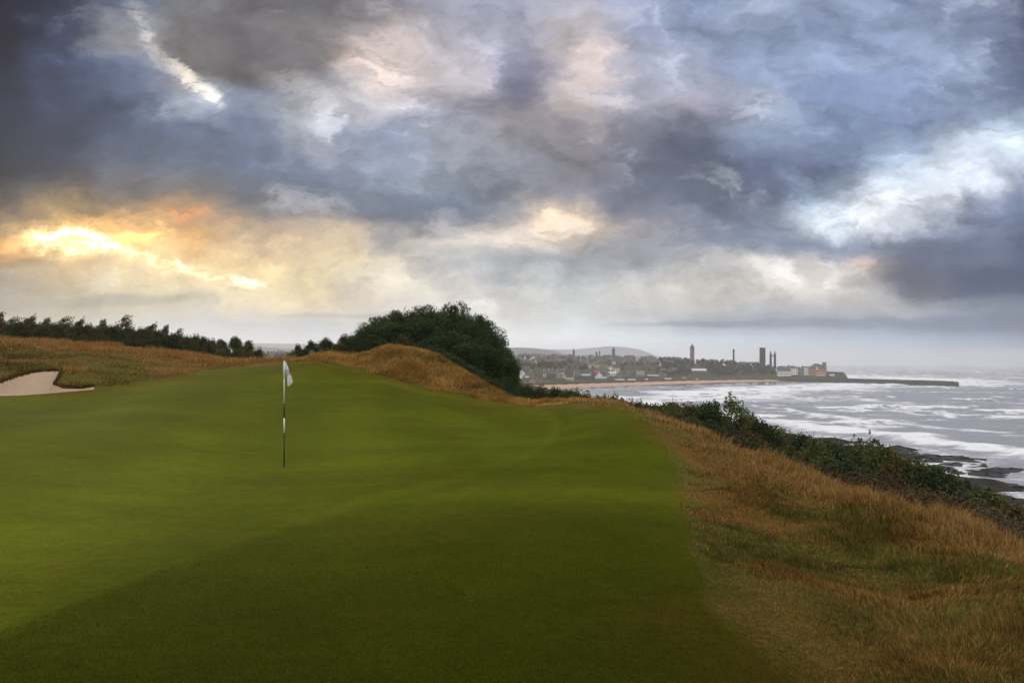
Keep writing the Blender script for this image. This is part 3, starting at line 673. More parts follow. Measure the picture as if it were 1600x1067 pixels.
def rough_left():
    x = RNG.uniform(-52, -8, 260000); y = RNG.uniform(24, 58, 260000)
    r = np.hypot(x, y); z = gz(x, y); sg, sm, ss = zones(x, y, z, r)
    px = CX+F*x/y
    keep = ((sm < -1) | (r > 46)) & (ss < -.5) & (px < 455) & (px > -120)
    x, y, r, px, ss = x[keep], y[keep], r[keep], px[keep], ss[keep]; n = len(x)
    py = HY-F*(gz(x, y)-EYE)/y
    top = np.interp(px, [-120, 0, 100, 200, 300, 400, 455], [515, 525, 533, 543, 553, 561, 560])
    crest = sstep(26, 6, py-top)
    near_b = sstep(60, 0, np.abs(px-115))*sstep(26, 5, np.abs(py-583))
    tu = sstep(.38, .66, fbm(x/1.6, y/1.6, 222, 4)); h = (.05+.20*tu)*RNG.uniform(.4, 1.2, n)+crest*RNG.uniform(.0, .34, n)*(.4+tu)+near_b*RNG.uniform(0, .45, n)*tu
    ln = RNG.uniform(.1, .7, n); a = RNG.uniform(0, 6.28, n); lean = np.stack([np.cos(a)*ln*.7+.22, np.sin(a)*ln*.7], 1)
    g = fbm(x/2.6, y/2.6, 221, 4); low = 1-crest
    col = straw(n, (.33,.175,.050), (.23,.115,.034), (.40,.235,.08), .5, .3)
    gc = straw(n, (.125,.13,.026), (.095,.105,.022), (.17,.13,.035), .5, .3); bc = straw(n, (.085,.05,.018), (.11,.06,.02), (.06,.045,.018), .5, .3)
    u = RNG.random(n); gw = low*sstep(.34, .52, g)*(1-near_b*.7)
    col = col*(.62+.76*fbm(x/3.2, y/3.2, 223, 4))[:, None]
    col = np.where((u < gw*.85)[:, None], gc*(.6+.8*fbm(x/1.1, y/1.1, 224, 3))[:, None], col); bw = low*sstep(90, 20, px)*.75; col = np.where((RNG.random(n) < bw)[:, None], bc, col)
    blades('ridge_grass', x, y, h, RNG.uniform(.020, .04, n), col, lean, 'tall russet grass along the ridge beyond the bunker')
def turf_blades():
    x, y, r = scatter_log(260000, -44, 46, 2.9, 9)
    z = gz(x, y); sg, sm, ss = zones(x, y, z, r)
    keep = (sg < -4) & (sm > -40) & (RNG.random(len(x)) < sstep(9.5, 5, r))
    x, y, r, sm = x[keep], y[keep], r[keep], sm[keep]; n = len(x)
    h = RNG.uniform(.008, .020, n); a = RNG.uniform(0, 6.28, n); ln = RNG.uniform(.2, .85, n)
    lean = np.stack([np.cos(a)*ln, np.sin(a)*ln], 1)
    col = straw(n, (.068,.092,.004), (.050,.074,.003), (.105,.085,.008), .55, .33)
    bn = sstep(.48, .66, fbm(x/1.0, y/1.0, 231, 4)*.6+fbm(x/6, y/6, 53, 3)*.4)*sstep(500, 0, sm)
    col = np.where((RNG.random(n) < bn*.6)[:, None], straw(n, (.13,.075,.02), (.10,.06,.018), (.16,.10,.03), .5, .3), col)
    blades('fringe_grass', x, y, h, RNG.uniform(.002, .0045, n), col, lean, 'short green grass blades of the mown fringe in front')
def bunker_lip():
    P = [(-40,602),(0,597),(28,587),(60,580),(97,579),(92,592),(85,601),(100,606),(125,607),(146,604)]
    px = []; py = []
    for (a, b), (c, d) in zip(P[:-1], P[1:]):
        n = int(math.hypot(c-a, d-b)*75); f = RNG.random(n); px.append(a+(c-a)*f+RNG.normal(0, .9, n)); py.append(b+(d-b)*f+RNG.normal(-.6, .7, n))
    px = np.concatenate(px); py = np.concatenate(py); Y = np.linspace(22, 38, 120)
    gg = np.stack([EYE-(py-HY)/F*q-gz((px-CX)/F*q, np.full(len(px), q)) for q in Y]); k = np.argmax(gg <= 0, 0); y = Y[k]; x = (px-CX)/F*y
    n = len(x); tu = fbm(x/.5, y/.5, 241, 3); h = RNG.uniform(.06, .20, n)*(.5+tu)
    a = RNG.uniform(0, 6.28, n); ln = RNG.uniform(.3, .85, n); lean = np.stack([np.cos(a)*ln, np.sin(a)*ln-.1], 1)
    col = straw(n, (.14,.085,.026), (.085,.075,.02), (.24,.15,.05), .45, .35)*(.5+tu)[:, None]
    blades('lip_grass', x, y, h, RNG.uniform(.014, .028, n), col, lean, 'ragged overhanging grass along the lip of the bunker')
bunker_lip()
rough_right(); rough_mound(); rough_left(); turf_blades()

# ------------------------------------------------------------------ foliage
def leaves(C0, size, tint, aspect=.5, up=0.0, rng=RNG):
    """one small pointed leaf per centre"""
    n = len(C0); a = rng.normal(size=(n, 3)); a[:, 2] += up; a /= np.linalg.norm(a, axis=1)[:, None]
    b = rng.normal(size=(n, 3)); b -= (a*b).sum(1)[:, None]*a; b /= np.linalg.norm(b, axis=1)[:, None]
    s = np.asarray(size)[:, None]
    P = np.stack([C0-a*s*.5, C0+b*s*aspect*.5-a*s*.05, C0+a*s*.5, C0-b*s*aspect*.5-a*s*.05], 1)
    return P.reshape(-1, 3), np.arange(n*4).reshape(n, 4), np.repeat(tint, 4, 0)
def clump_pts(centres, radii, per, squash=.85, rng=RNG):
    k = np.repeat(np.arange(len(centres)), per); n = len(k)
    d = rng.normal(size=(n, 3)); d /= np.linalg.norm(d, axis=1)[:, None]
    r = radii[k]*(.35+.65*rng.random(n)**.6)
    p = centres[k]+d*r[:, None]*np.array([1, 1, squash])
    return p, k
def dome_clumps(n, w, h, rng, z0=.05, power=.8):
    """clump centres spread through a dome of width w and height h"""
    a = rng.uniform(0, 2*math.pi, n); f = rng.random(n)**.75
    rad = np.cos(f*math.pi/2)**power*w/2*rng.uniform(.45, 1.0, n)
    return np.stack([rad*np.cos(a), rad*np.sin(a), h*(z0+(1-z0)*f)*rng.uniform(.8, 1.0, n)], 1)
def col_mix(k, n_cl, cols, rng, jit=.18):
    """every clump leans to one of the leaf colours, every leaf varies"""
    pick = rng.integers(0, len(cols), n_cl); base = np.array(cols)[pick]*rng.uniform(.75, 1.25, n_cl)[:, None]
    return base[k]*(1+rng.normal(0, jit, (len(k), 1)))
def limbs(mb, rng, h, r, tips, base=(0, 0, 0)):
    """tapered trunk with limbs running to clump centres"""
    top = np.array([rng.normal(0, .04*h), rng.normal(0, .04*h), h*.8])
    mb.rings([(base[0], base[1], -.25, r*1.25), (top[0]*.3, top[1]*.3, h*.25, r), (top[0]*.6, top[1]*.6, h*.5, r*.7), (top[0], top[1], top[2], r*.25)], 7)
    for tp in tips:
        f = rng.uniform(.15, .6); s = top*f; s[2] = h*f*.8; mid = (s+np.array(tp))/2+np.array([0, 0, .08*h])*rng.uniform(-.3, 1)
        mb.rings([(*s, r*.45), (*mid, r*.28), (*tp, r*.08)], 5)
class Plant:
    """one kind of bush or tree as foliage mesh + wood mesh, reused by its copies"""
    def __init__(s, seed, w, h, ncl, per, crad, lsize, cols, aspect=.5, up=0., squash=.85, nl=6, tr=.06, z0=.05, power=.8, spikes=0, shear=0., mat=None, wood='trunk', fol='foliage'):
        rng = np.random.default_rng(seed)
        c = dome_clumps(ncl, w, h, rng, z0, power); rad = rng.uniform(.7, 1.3, ncl)*crad
        p, k = clump_pts(c, rad, per, squash, rng); sz = rng.uniform(.6, 1.4, len(p))*lsize
        T = col_mix(k, ncl, cols, rng)
        for _ in range(spikes):                                     # upright leaders and sprays above the crown
            i = rng.integers(0, ncl); b = c[i]; L = rng.uniform(.07, .17)*h; m = int(per*.3)
            f = rng.random(m); q = b+np.stack([rng.normal(0, .10*crad+.03, m)*(1.3-f), rng.normal(0, .10*crad+.03, m)*(1.3-f), crad*.5+f*L], 1)
            p = np.concatenate([p, q]); sz = np.concatenate([sz, rng.uniform(.5, 1, m)*lsize]); T = np.concatenate([T, np.repeat(T[:1], m, 0)*rng.uniform(.8, 1.2, (m, 1))])
        p[:, 2] = np.maximum(p[:, 2], .02); p[:, 0] += shear*p[:, 2]**1.4/max(h, 1)**.4
        V, Fq, TT = leaves(p, sz, np.clip(T, .004, 1), aspect, up, rng)
        s.fol = mesh_np(fol, V, [Fq], TT); s.fol.materials.append(mat or M_LEAF)
        mb = MB(); tips = c[rng.permutation(ncl)[:nl]]*np.array([.9, .9, .95]); limbs(mb, rng, h, tr, tips)
        w_ = np.array(mb.V); w_[:, 0] += shear*np.maximum(w_[:, 2], 0)**1.4/max(h, 1)**.4; mb.V = [tuple(v) for v in w_]
        s.wood = mb.mesh(wood, True); s.wood.materials.append(M_BARK); s.h = h; s.w = w; s.top = float(np.quantile(p[:, 2], .992)); s.names = (fol, wood)
    def put(s, name, label, cat, x, y, w, h, group=None, rz=None, z=None):
        o = thing(name, label, cat, (x, y, (g1(x, y) if z is None else z)-.03), random.uniform(0, 6.28) if rz is None else rz, group)
        o.scale = (w/s.w, w/s.w, h/s.top)
        link(s.names[0], s.fol, None, o); link(s.names[1], s.wood, None, o); return o
def on_ray(px, py, h, y0=12., y1=160.):
    """along the sight line of a photo point: the spot where something h tall would reach it"""
    Y = np.geomspace(y0, y1, 400); g = EYE-(py-HY)/F*Y-gz((px-CX)/F*Y, Y)
    X = (px-CX)/F*Y; e = np.interp(Y, [3, 7.7, 10.1, 12.1, 13.9, 17.6, 23, 25, 40, 60], [6.4, 6.3, 6.4, 6.3, 6.0, 5.6, 5.0, 4.2, 3.5, -2])
    ok = np.nonzero((g >= h) & (X > e+1.3))[0]
    k = ok[0] if len(ok) else int(np.argmax(g))
    return (px-CX)/F*Y[k], float(Y[k]), float(max(.5, g[k]))

DK = [(.034,.052,.014), (.044,.062,.016), (.026,.042,.012), (.055,.068,.020)]
OL = [(.080,.110,.024), (.060,.090,.020), (.11,.12,.028), (.12,.090,.024)]
MX = [(.055,.076,.020), (.080,.088,.022), (.105,.068,.020), (.040,.056,.015)]
RB = [(.085,.038,.018), (.060,.034,.016), (.10,.055,.02), (.035,.035,.014)]
gorse = [Plant(300+i, 3.0, 1.7, 60, 120, .32, .10, DK if i else MX, .45, .5, .8, 7, .05, spikes=6, wood='stems') for i in range(3)]
bushy = [Plant(310+i, 3.0, 2.0, 58, 120, .34, .105, (MX, OL, DK)[i], .55, .2, .85, 8, .045, spikes=9, wood='stems') for i in range(3)]
sparse = [Plant(320+i, 3.4, 2.8, 40, 60, .28, .115, OL, .6, .5, 1.1, 22, .05, .25, .65, spikes=14, wood='stems') for i in range(2)]
brown = [Plant(330, 2.2, 1.2, 40, 90, .26, .10, RB, .4, .6, .9, 8, .03, spikes=8, wood='stems')]
pine = [Plant(340+i, 4.6, 7.0, 150, 230, .60, .175, [(.030,.058,.012), (.044,.074,.015), (.024,.046,.011), (.060,.088,.019)], .30, .8, 1.0, 14, .16, .04, .30, spikes=9, mat=M_NEEDLE, fol='crown') for i in range(3)]
windy = [Plant(350+i, 3.2, 3.6, 38, 70, .34, .14, (DK, OL)[i % 2], .5, .2, .9, 12, .09, .12, .95, spikes=18, shear=.42, fol='crown') for i in range(3)]

ORD = ['first','second','third','fourth','fifth','sixth','seventh','eighth','ninth','tenth','eleventh','twelfth','thirteenth','fourteenth','fifteenth','sixteenth','seventeenth','eighteenth','nineteenth','twentieth']
ORD += ['twenty-'+q for q in ORD[:9]]+['thirtieth']+['thirty-'+q for q in ORD[:9]]
# the big pine clump behind the mound
for i, (px, top, Y, w, lab) in enumerate([
    (590,498,50,3.9,'dark pine at the low left shoulder of the clump behind the mound'),
    (628,488,53,4.4,'dark round topped pine second from the left in the clump behind the mound'),
    (668,483,51,4.6,'dark broad pine in the middle of the clump behind the mound'),
    (712,480,53,4.2,'tallest dark pine of the clump behind the mound, with a spiky leader'),
    (742,496,50,4.2,'dark pine right of the tallest one in the clump behind the mound'),
    (768,518,48,3.8,'dark pine on the falling right side of the clump behind the mound'),
    (786,548,46,2.6,'lowest dark pine at the right end of the clump, above the town'),
    (700,520,47,4.4,'dark pine standing in front of the clump, nearest the straw mound'),
    (608,506,47,4.0,'dark pine at the front left of the clump, behind the top of the mound'),
    (650,500,48,4.4,'dark pine filling the front of the clump between the left shoulder and the middle'),
    (740,535,45,4.0,'dark pine low in front on the right slope of the clump'),
    (560,522,50,3.4,'small dark pine where the clump slopes down to the left bushes')]):
    x = (px-CX)/F*Y; h = EYE-(top-HY)/F*Y-g1(x, Y); pine[i % 3].put('pine_tree', lab, 'tree', x, Y, w, h, 'pines in the clump behind the mound')
for i, (px, top, Y, w) in enumerate([(466,539,47,1.5),(487,533,47,1.9),(510,529,47,2.2),(538,525,47,2.3),(564,516,48,2.2),(596,526,46,2.5),(630,526,45,2.6),(662,532,44,2.4),(688,545,43,2.2),(708,560,42,2.2),(728,572,41.5,2.2),(750,584,41,2.2),(772,594,41,2.1),(794,600,42,2.2),(815,604,43,2.0)]):
    x = (px-CX)/F*Y; h = max(.8, EYE-(top-HY)/F*Y-g1(x, Y))
    gorse[i % 3].put('gorse_bush', ('smallest dark gorse bush, where the skirt of bushes thins out by the flag' if i == 0 else 'last dark gorse bush at the foot of the pines, before the town' if i == 14 else ORD[i]+' dark gorse bush from the left in the skirt of bushes below the pines'), 'bush', x, Y, w*1.15, h, 'gorse bushes round the foot of the pines')

# windswept hedge line on the left
wl = [(-40,488,68,5.0),(4,497,68,4.6),(28,492,70,3.0),(54,497,71,3.0),(82,496,71,4.2),(109,497,72,2.6),(150,500,72,3.0),(184,494,72,3.6),(222,505,73,3.2),(242,508,73,2.8),(268,514,74,2.4)]
wlab = ['windswept tree at the left edge of the picture in the hedge line', 'bushy dark tree at the far left of the hedge line', 'thin windswept tree with a bent tip, left of a second thin one', 'thin windswept tree just left of the widest crown in the hedge line',
        'widest rounded windswept tree of the hedge line', 'slender windswept tree right of the widest crown in the hedge line', 'pair topped windswept tree in the middle of the hedge line', 'tallest windswept tree of the hedge line, ragged tip leaning right',
        'windswept tree right of the tallest one in the hedge line', 'flat topped windswept tree near the right end of the hedge line', 'last small windswept tree where the hedge line drops']
for i, (px, top, Y, w) in enumerate(wl):
    x = (px-CX)/F*Y; h = EYE-(top-HY)/F*Y-g1(x, Y); windy[i % 3].put('windswept_tree', wlab[i], 'tree', x, Y, w, h, 'windswept trees along the left ridge', random.uniform(-.5, .5))
for i, px in enumerate(range(-30, 338, 12)):
    top = np.interp(px, [-40, 0, 60, 120, 180, 240, 290, 340], [495, 501, 504, 508, 511, 516, 523, 534])+random.uniform(-3, 3)
    Y = random.uniform(63, 67); x = (px-CX)/F*Y; h = max(1.2, EYE-(top-HY)/F*Y-g1(x, Y))
    bushy[(i % 2)*2 if i % 3 else 0].put('hedge_bush', ORD[i]+' dark green bush from the left in the hedge under the windswept trees', 'bush', x, Y, 2.6, h, 'hedge bushes along the left ridge')
for px, top, Y, w, lab in [(345,531,66,3.0,'olive brown bush at the left of the rounded thicket'), (368,527,66,3.2,'highest olive brown bush of the rounded thicket'), (388,533,65,2.4,'olive brown bush right of the highest one in the thicket'), (405,545,64,1.8,'low brown bush ending the thicket beside the gap with the hills')]:
    x = (px-CX)/F*Y; bushy[1 if px != 405 else 0].put('thicket_bush', lab, 'bush', x, Y, w, max(1., EYE-(top-HY)/F*Y-g1(x, Y)), 'bushes of the rounded thicket left of the flag')

# shrubs on the slope down to the shore
def spot(px, row, allpx):
    """which shrub of a row it is, counted from the nearest easily found bush"""
    if px < 1140: n = sum(px < q < 1140 for q in allpx); return '%s dark shrub of the %s row, counting left from the tall open bush' % (ORD[n], row)
    if px < 1356: n = sum(1140 <= q < px for q in allpx); return '%s dark shrub of the %s row, counting right from the tall open bush' % (ORD[n], row)
    n = sum(1356 <= q < px for q in allpx); return '%s dark shrub of the %s row, counting right from the leafy upright bush' % (ORD[n], row)
def shrub(kind, name, px, py, h, w, lab, cat='shrub', group='shrubs on the slope above the shore', y0=12.):
    x, y, hh = on_ray(px, py, h, y0); return kind.put(name, lab, cat, x, y, w, hh, group)
shrub(sparse[0], 'rowan_bush', 1140, 616, 3.6, 4.6, 'tall open bush with leafy sprays against the white bay', 'bush', None, 26)
shrub(sparse[1], 'rowan_bush', 1053, 626, 1.9, 1.7, 'small thin bush against the water left of the tall open bush', 'bush', None, 34)
shrub(sparse[1], 'rowan_bush', 1356, 682, 3.0, 3.2, 'leafy upright bush below the surf line, tallest on the right half of the slope', 'bush', None, 20)
shrub(sparse[0], 'rowan_bush', 962, 613, 1.6, 1.4, 'small thin sapling poking up before the start of the beach', 'bush', None, 36)
shrub(sparse[1], 'rowan_bush', 1275, 682, 1.7, 1.8, 'small leafy bush left of the tallest bush on the right half of the slope', 'bush', None, 20)
shrub(sparse[0], 'rowan_bush', 902, 606, 1.3, 1.6, 'low leafy sapling under the start of the pink beach', 'bush', None, 40)
rowA = [(945,622),(970,625),(998,629),(1022,631),(1048,633),(1076,633),(1102,631),(826,607),(846,606),(868,608),(890,612),(912,616),(934,621),(958,624),(984,628),(1010,632),(1036,634),(1062,636),(1090,634),(1114,632),(1165,646),(1186,660),(1206,668),(1228,676),(1250,684),(1290,694),(1312,696),(1334,698),(1384,708),(1408,716),(1432,724),(1456,734),(1480,744),(1506,756),(1532,768),(1558,782),(1584,796),(1612,808)]
for i, (px, py) in enumerate(rowA):
    k = (gorse+bushy)[(i*5+2) % 6]
    shrub(k, 'slope_shrub', px, py+random.uniform(-7, 2)*(1 if px > 1160 else .4), random.uniform(1.9, 3.0), random.uniform(3.0, 4.2), spot(px, 'outer', [q[0] for q in rowA]))
rowB = [(1080,652),(1110,655),(1140,664),(1170,672),(1200,686),(1230,696),(1260,706),(1290,714),(1322,722),(1350,730),(1382,738),(1412,748),(1440,758),(1470,770),(1500,782),(1530,795),(1560,808),(1592,820),(1060,648),(1040,642),(1015,640)]
for i, (px, py) in enumerate(rowB):
    k = (bushy+gorse+brown)[(i*4+1) % 7]
    shrub(k, 'slope_shrub', px, py+random.uniform(-3, 3), random.uniform(1.0, 1.7), random.uniform(2.0, 3.0), spot(px, 'inner', [q[0] for q in rowB]), group='shrubs of the inner row on the slope')
BR = [1455,1490,1520,1552,1585,1420,1385,1345,1300]
for i, (px, py) in enumerate([(1455,792),(1490,806),(1520,815),(1552,826),(1585,840),(1420,776),(1385,765),(1345,750),(1300,738)]):
    shrub(brown[0], 'dead_bracken', px, py-8, .75, 1.3, ORD[sum(q < px for q in BR)]+' brown dead bracken clump from the left along the edge of the straw grass', 'bracken', 'dead bracken along the brink', 9.)
def undergrowth():
    rng = np.random.default_rng(99); n = 210000
    y = np.exp(rng.uniform(math.log(9), math.log(150), n)); x = rng.uniform(0, 1, n)*(y*.95+6)+6.3
    m = (np.hypot(x, y) < 165) & (coast_d(x, y) > 16) & (x > np.interp(y, [9, 25, 40, 60], [7.2, 7.2, 6.5, 2])); x, y = x[m], y[m]; n = len(x)
    hum = fbm(x/2.2, y/2.2, 301, 4); z = gz(x, y)+rng.random(n)*(.15+1.0*hum)
    cc = fbm(x/5, y/5, 302, 3)[:, None]
    T = np.where(rng.random(n)[:, None] < sstep(.45, .6, cc), C(.075,.048,.018), C(.048,.062,.016))*rng.uniform(.6, 1.5, (n, 1))
    V, Fq, TT = leaves(np.stack([x, y, z], 1), rng.uniform(.07, .15, n)*np.clip(y/40, .6, 2.4), T, .55, .3, rng)
    tag(link('undergrowth', mesh_np('undergrowth', V, [Fq], TT), M_LEAF), 'low dark brambles and bracken covering the slope to the shore', 'undergrowth', kind='stuff')
undergrowth()

# ------------------------------------------------------------------ flagstick
def flagstick():
    Y = 13.8; x = (444-CX)/F*Y; z = g1(x, Y); px = Y/F
    H = EYE-(565-HY)/F*Y-z
    zz = lambda row: EYE-(row-HY)/F*Y-z
    t = thing('flagstick', 'black and white banded flagstick with a limp white flag standing in the hole', 'flagstick', (x, Y, z))
    MW = m_flat('white paint', (.90,.90,.90), .35, .04, 4); MK = m_flat('black paint', (.012,.012,.013), .4, .2, 4)
    bands = [(-.12, zz(676), MK, 'black'), (zz(676), zz(653), MW, 'white'), (zz(653), zz(630), MK, 'black'), (zz(630), H, MW, 'white')]
    for a, b, m, c in bands:
        o = MB().rings([(0, 0, a, .0125), (0, 0, b, .0125)], 14).build('pole_band', m, t, True); o['label'] = c+' painted band of the pole'
    MB().rings([(0, 0, H, .0125), (0, 0, H+.012, .0135), (0, 0, H+.022, .006)], 14).build('top_cap', MW, t, True)
    MB().rings([(0, 0, .002, .030), (0, 0, .010, .030), (0, 0, .022, .014)], 16).build('ferrule', MK, t, True)
    m, tt, p = mat_new('flag cloth'); p.inputs['Base Color'].default_value = (.90,.90,.91,1); p.inputs['Roughness'].default_value = .8
    tr = tt.node('ShaderNodeBsdfTranslucent'); tr.inputs[0].default_value = (.8,.8,.8,1); mx = tt.node('ShaderNodeMixShader'); mx.inputs[0].default_value = .3
    tt.l.new(p.outputs[0], mx.inputs[1]); tt.l.new(tr.outputs[0], mx.inputs[2]); tt.l.new(mx.outputs[0], tt.n['Material Output'].inputs[0])
    Lx = [(0, 565.3), (.3, 578), (.55, 590), (.8, 597), (1, 603.4)]; Rx = [(0, 565.3), (.25, 574), (.5, 584), (.8, 596.6), (.92, 600.5), (1, 604.2)]
    def edge(pts, xs, s): return float(np.interp(s, [q[0] for q in pts], xs)), float(np.interp(s, [q[0] for q in pts], [q[1] for q in pts]))
    def cloth(s, w):
        xl, yl = edge(Lx, [445.1, 446.2, 448.0, 448.3, 449.6], s); xr, yr = edge(Rx, [446.6, 450.2, 454.0, 458.6, 455.5, 452.2], s)
        fold = math.sin(w*7.5+s*3)*.030*s+math.sin(w*15+1)*.006*s
        return Vector(((xl+(xr-xl)*w-444)*px, -.004+fold-.02*s*w, zz(yl+(yr-yl)*w)))
    ns, nw = 28, 16
    V = [cloth(i/ns, j/nw) for i in range(ns+1) for j in range(nw+1)]
    Fq = [(i*(nw+1)+j, i*(nw+1)+j+1, (i+1)*(nw+1)+j+1, (i+1)*(nw+1)+j) for i in range(ns) for j in range(nw)]
    mb = MB().add(V, Fq); fl = mb.build('flag', m, t, True)
    so = fl.modifiers.new('cloth', 'SOLIDIFY'); so.thickness = .003; so.offset = 0
    MB().rings([(.002, 0, zz(590.3), .021), (.002, 0, zz(578), .022), (.002, 0, H-.004, .019)], 14).build('sleeve', m, fl, True)
    def find(col, row):                                       # cloth coordinates of a mark
        best = None
        for i in range(41):
            for j in range(31):
                q = cloth(i/40, j/30); d = (q.x/px+444-col)**2+((q.z-zz(row))/px)**2
                if best is None or d < best[0]: best = (d, q)
        return best[1]+Vector((0, -.012, 0))
    def mark(path, w):
        mb = MB(); P = [find(*q) for q in path]
        for a, b in zip(path[:-1], path[1:]):
            pa, pb = find(*a), find(*b); d = (pb-pa); n = Vector((-d.z, 0, d.x)).normalized()*w*px*.5
            mb.add([pa-n, pb-n, pb+n, pa+n], [(0, 1, 2, 3)])
        return mb
    ring = [(450.2+1.7*math.cos(a), 580.4+2.4*math.sin(a)) for a in np.linspace(0, 2*math.pi, 17)]
    mk = mark(ring, .75)
    for path, w in (([(453.8, 583.2), (453.0, 584.2), (451.8, 584.7)], 1.2), ([(451.8, 584.6), (450.2, 584.6), (449.4, 585.8), (450.0, 587.4)], .8), ([(452.2, 580.2), (453.9, 582.2)], .7)):
        q = mark(path, w); mk.add(q.V, q.F)
    MI = m_flat('dark ink', (.06,.065,.075), .7, .2, 9); mk.build('emblem', MI, fl)
    ML = m_flat('pale ink', (.42,.42,.42), .7, .2, 9); q = MB()
    for path in ([(450, 591.2), (454.5, 592.6)], [(450.6, 594.2), (455.6, 595.6)], [(450.8, 597.4), (454.6, 598.4)]):
        r_ = mark(path, .55); q.add(r_.V, r_.F)
    q.build('emblem_lettering', ML, fl)
    c = thing('hole_cup', 'round hole cup, its inner shade a flat black disc on the green at the foot of the flagstick', 'golf hole', (x, Y, z))
    nrm = 24; mb = MB(); R = .054
    ring_ = lambda r, h: [(r*math.cos(2*math.pi*k/nrm), r*math.sin(2*math.pi*k/nrm), h) for k in range(nrm)]
    gs = [g1(x+R*math.cos(2*math.pi*k/nrm), Y+R*math.sin(2*math.pi*k/nrm))-z for k in range(nrm)]
    a = [(p_[0], p_[1], gs[k]+.010) for k, p_ in enumerate(ring_(R, 0))]
    MB().add(a, [tuple(range(nrm))]).build('hole_shade_disc', MK, c)  # flat black disc painted in for the shade inside the hole
    o2 = [(p_[0], p_[1], gs[k]+.004) for k, p_ in enumerate(ring_(R*1.12, 0))]
    MB().add(a+o2, [(k, (k+1) % nrm, nrm+(k+1) % nrm, nrm+k) for k in range(nrm)]).build('hole_rim', m_flat('soil rim', (.03,.025,.012), .95, .3, 20), c)
flagstick()

# ------------------------------------------------------------------ town across the bay
W_WHITE = m_flat('white harling', (.86,.85,.82), .9, .05, .5); W_CREAM = m_flat('cream render', (.62,.52,.34), .9, .1, .5); W_STONE = m_flat('tan sandstone', (.34,.27,.19), .95, .2, .5)
W_GREY = m_flat('grey stone', (.19,.18,.17), .95, .25, .4); W_DARK = m_flat('dark ruin stone', (.045,.042,.040), .95, .3, .2); W_PINK = m_flat('pink brick', (.50,.27,.19), .9, .12, .5); W_BRICK = m_flat('red brick', (.26,.10,.07), .9, .2, .5)
W_BROWN = m_flat('brown brick', (.13,.085,.065), .9, .2, .5)
R_SLATE = m_flat('slate', (.075,.078,.088), .6, .25, .6, .4); R_RED = m_flat('red tile', (.34,.10,.06), .85, .2, .6); R_PALE = m_flat('pale sheet roof', (.62,.64,.66), .6, .08, .3); R_BLUE = m_flat('blue grey sheet roof', (.32,.40,.48), .5, .1, .3)
R_TEAL = m_flat('teal roof', (.25,.48,.46), .6, .1, .3); R_ORANGE = m_flat('orange tile', (.50,.22,.10), .85, .15, .6)
W_GLASS = m_flat('window glass', (.03,.035,.04), .1, .2, 1, .5)
def windows(o, w, d, h, floors, n, mat=W_GLASS):
    me = None
    for f in range(floors):
        for i in range(n):
            xx = -w/2+w*(i+.5)/n; zz_ = h*(f+.5)/floors; a = min(.8, w/n*.28); b = min(.9, h/floors*.30)
            if me is None:
                me = MB().box(-.5, .5, -.06, .06, -.5, .5).mesh('window'); me.materials.append(mat)
            q = link('window', me, None, o); q.location = (xx, -d/2-.03, zz_); q.scale = (a*2, 1, b*2)
def house(name, lab, cat, x, y, w, d, h, rh, wall, roof, rz=0., group=None, chim=1, win=(0, 0), flat=False, cross=False, z=None):
    zg = min(g1(x, y), g1(x-w/2, y), g1(x+w/2, y)) if z is None else z
    o = thing(name, lab, cat, (x, y, zg), rz, group)
    if cross: o.rotation_euler.z += math.pi/2; w, d = d, w
    if flat:
        MB().box(-w/2, w/2, -d/2, d/2, -3, h).build('wall', wall, o); MB().box(-w/2-.2, w/2+.2, -d/2-.2, d/2+.2, h+.003, h+.5).build('roof', roof, o)
    else:
        MB().gwall(-w/2, w/2, -d/2, d/2, -3, h, h+rh-.06).build('wall', wall, o); r = MB().gable(-w/2, w/2, -d/2, d/2, h, h+rh).build('roof', roof, o)
        for c in range(chim):
            cx = -w/2+.6 if c == 0 else w/2-.6
            MB().box(cx-.55, cx+.55, -.45, .45, h+rh-.8, h+rh+1.4).build('chimney', wall, r)
    if win[0] and not cross: windows(o, w, d, h, win[0], win[1])
    return o
def at(px, base, y0=640.): return hit(px, base, y0, 1480.)
def sized(px0, px1, base, rows_wall, rows_roof, y0=640.):
    x, y, z = at((px0+px1)/2, base, y0); k = y/F
    return x, y, (px1-px0)*k, rows_wall*k, rows_roof*k
def H(px0, px1, base, rw, rr, wall, roof, lab, name='house', cat='house', **kw):
    x, y, w, h, rh = sized(px0, px1, base, rw, rr)
    dep = kw.pop('d', min(max(w*.6, 7), 12)); return house(name, lab, cat, x, y+dep/2, w, dep, h, rh, wall, roof, **kw)
H(827,837,600.5,5,3.5,W_STONE,R_SLATE,'tan stone house end with a tall gable beside the green strip',cross=True,d=11,chim=1)
H(837,848,600.5,5,3.2,W_STONE,R_SLATE,'long tan stone wing with a dark roof beside the green strip',win=(1,4))
H(808,814,586,4,3.5,W_WHITE,R_SLATE,'white house half hidden by the pines, left of the white gables',chim=1)
H(813,820,587,4,4,W_WHITE,R_SLATE,'white gabled villa nearest the pines',cross=True,d=12)
H(826,832,587,4,4,W_WHITE,R_SLATE,'second white gabled villa right of the one nearest the pines',cross=True,d=12)
H(819.5,826.5,590,3,2,W_WHITE,R_SLATE,'small low white house below and between the two white gables')
H(849,858,590,7,4.5,W_WHITE,R_SLATE,'tall white house with white chimneys on a dark roof',chim=2,win=(2,3))
H(857,864,585,4,3.5,W_WHITE,R_SLATE,'narrow white house behind the tall white house',chim=2)
H(870,882,585,3.4,2.6,W_WHITE,R_SLATE,'white terrace row with dark roofs left of the yellow gable',win=(1,5),chim=2)
H(879,884,591,4,2.5,W_CREAM,R_SLATE,'little cream yellow gable among dark roofs',cross=True)
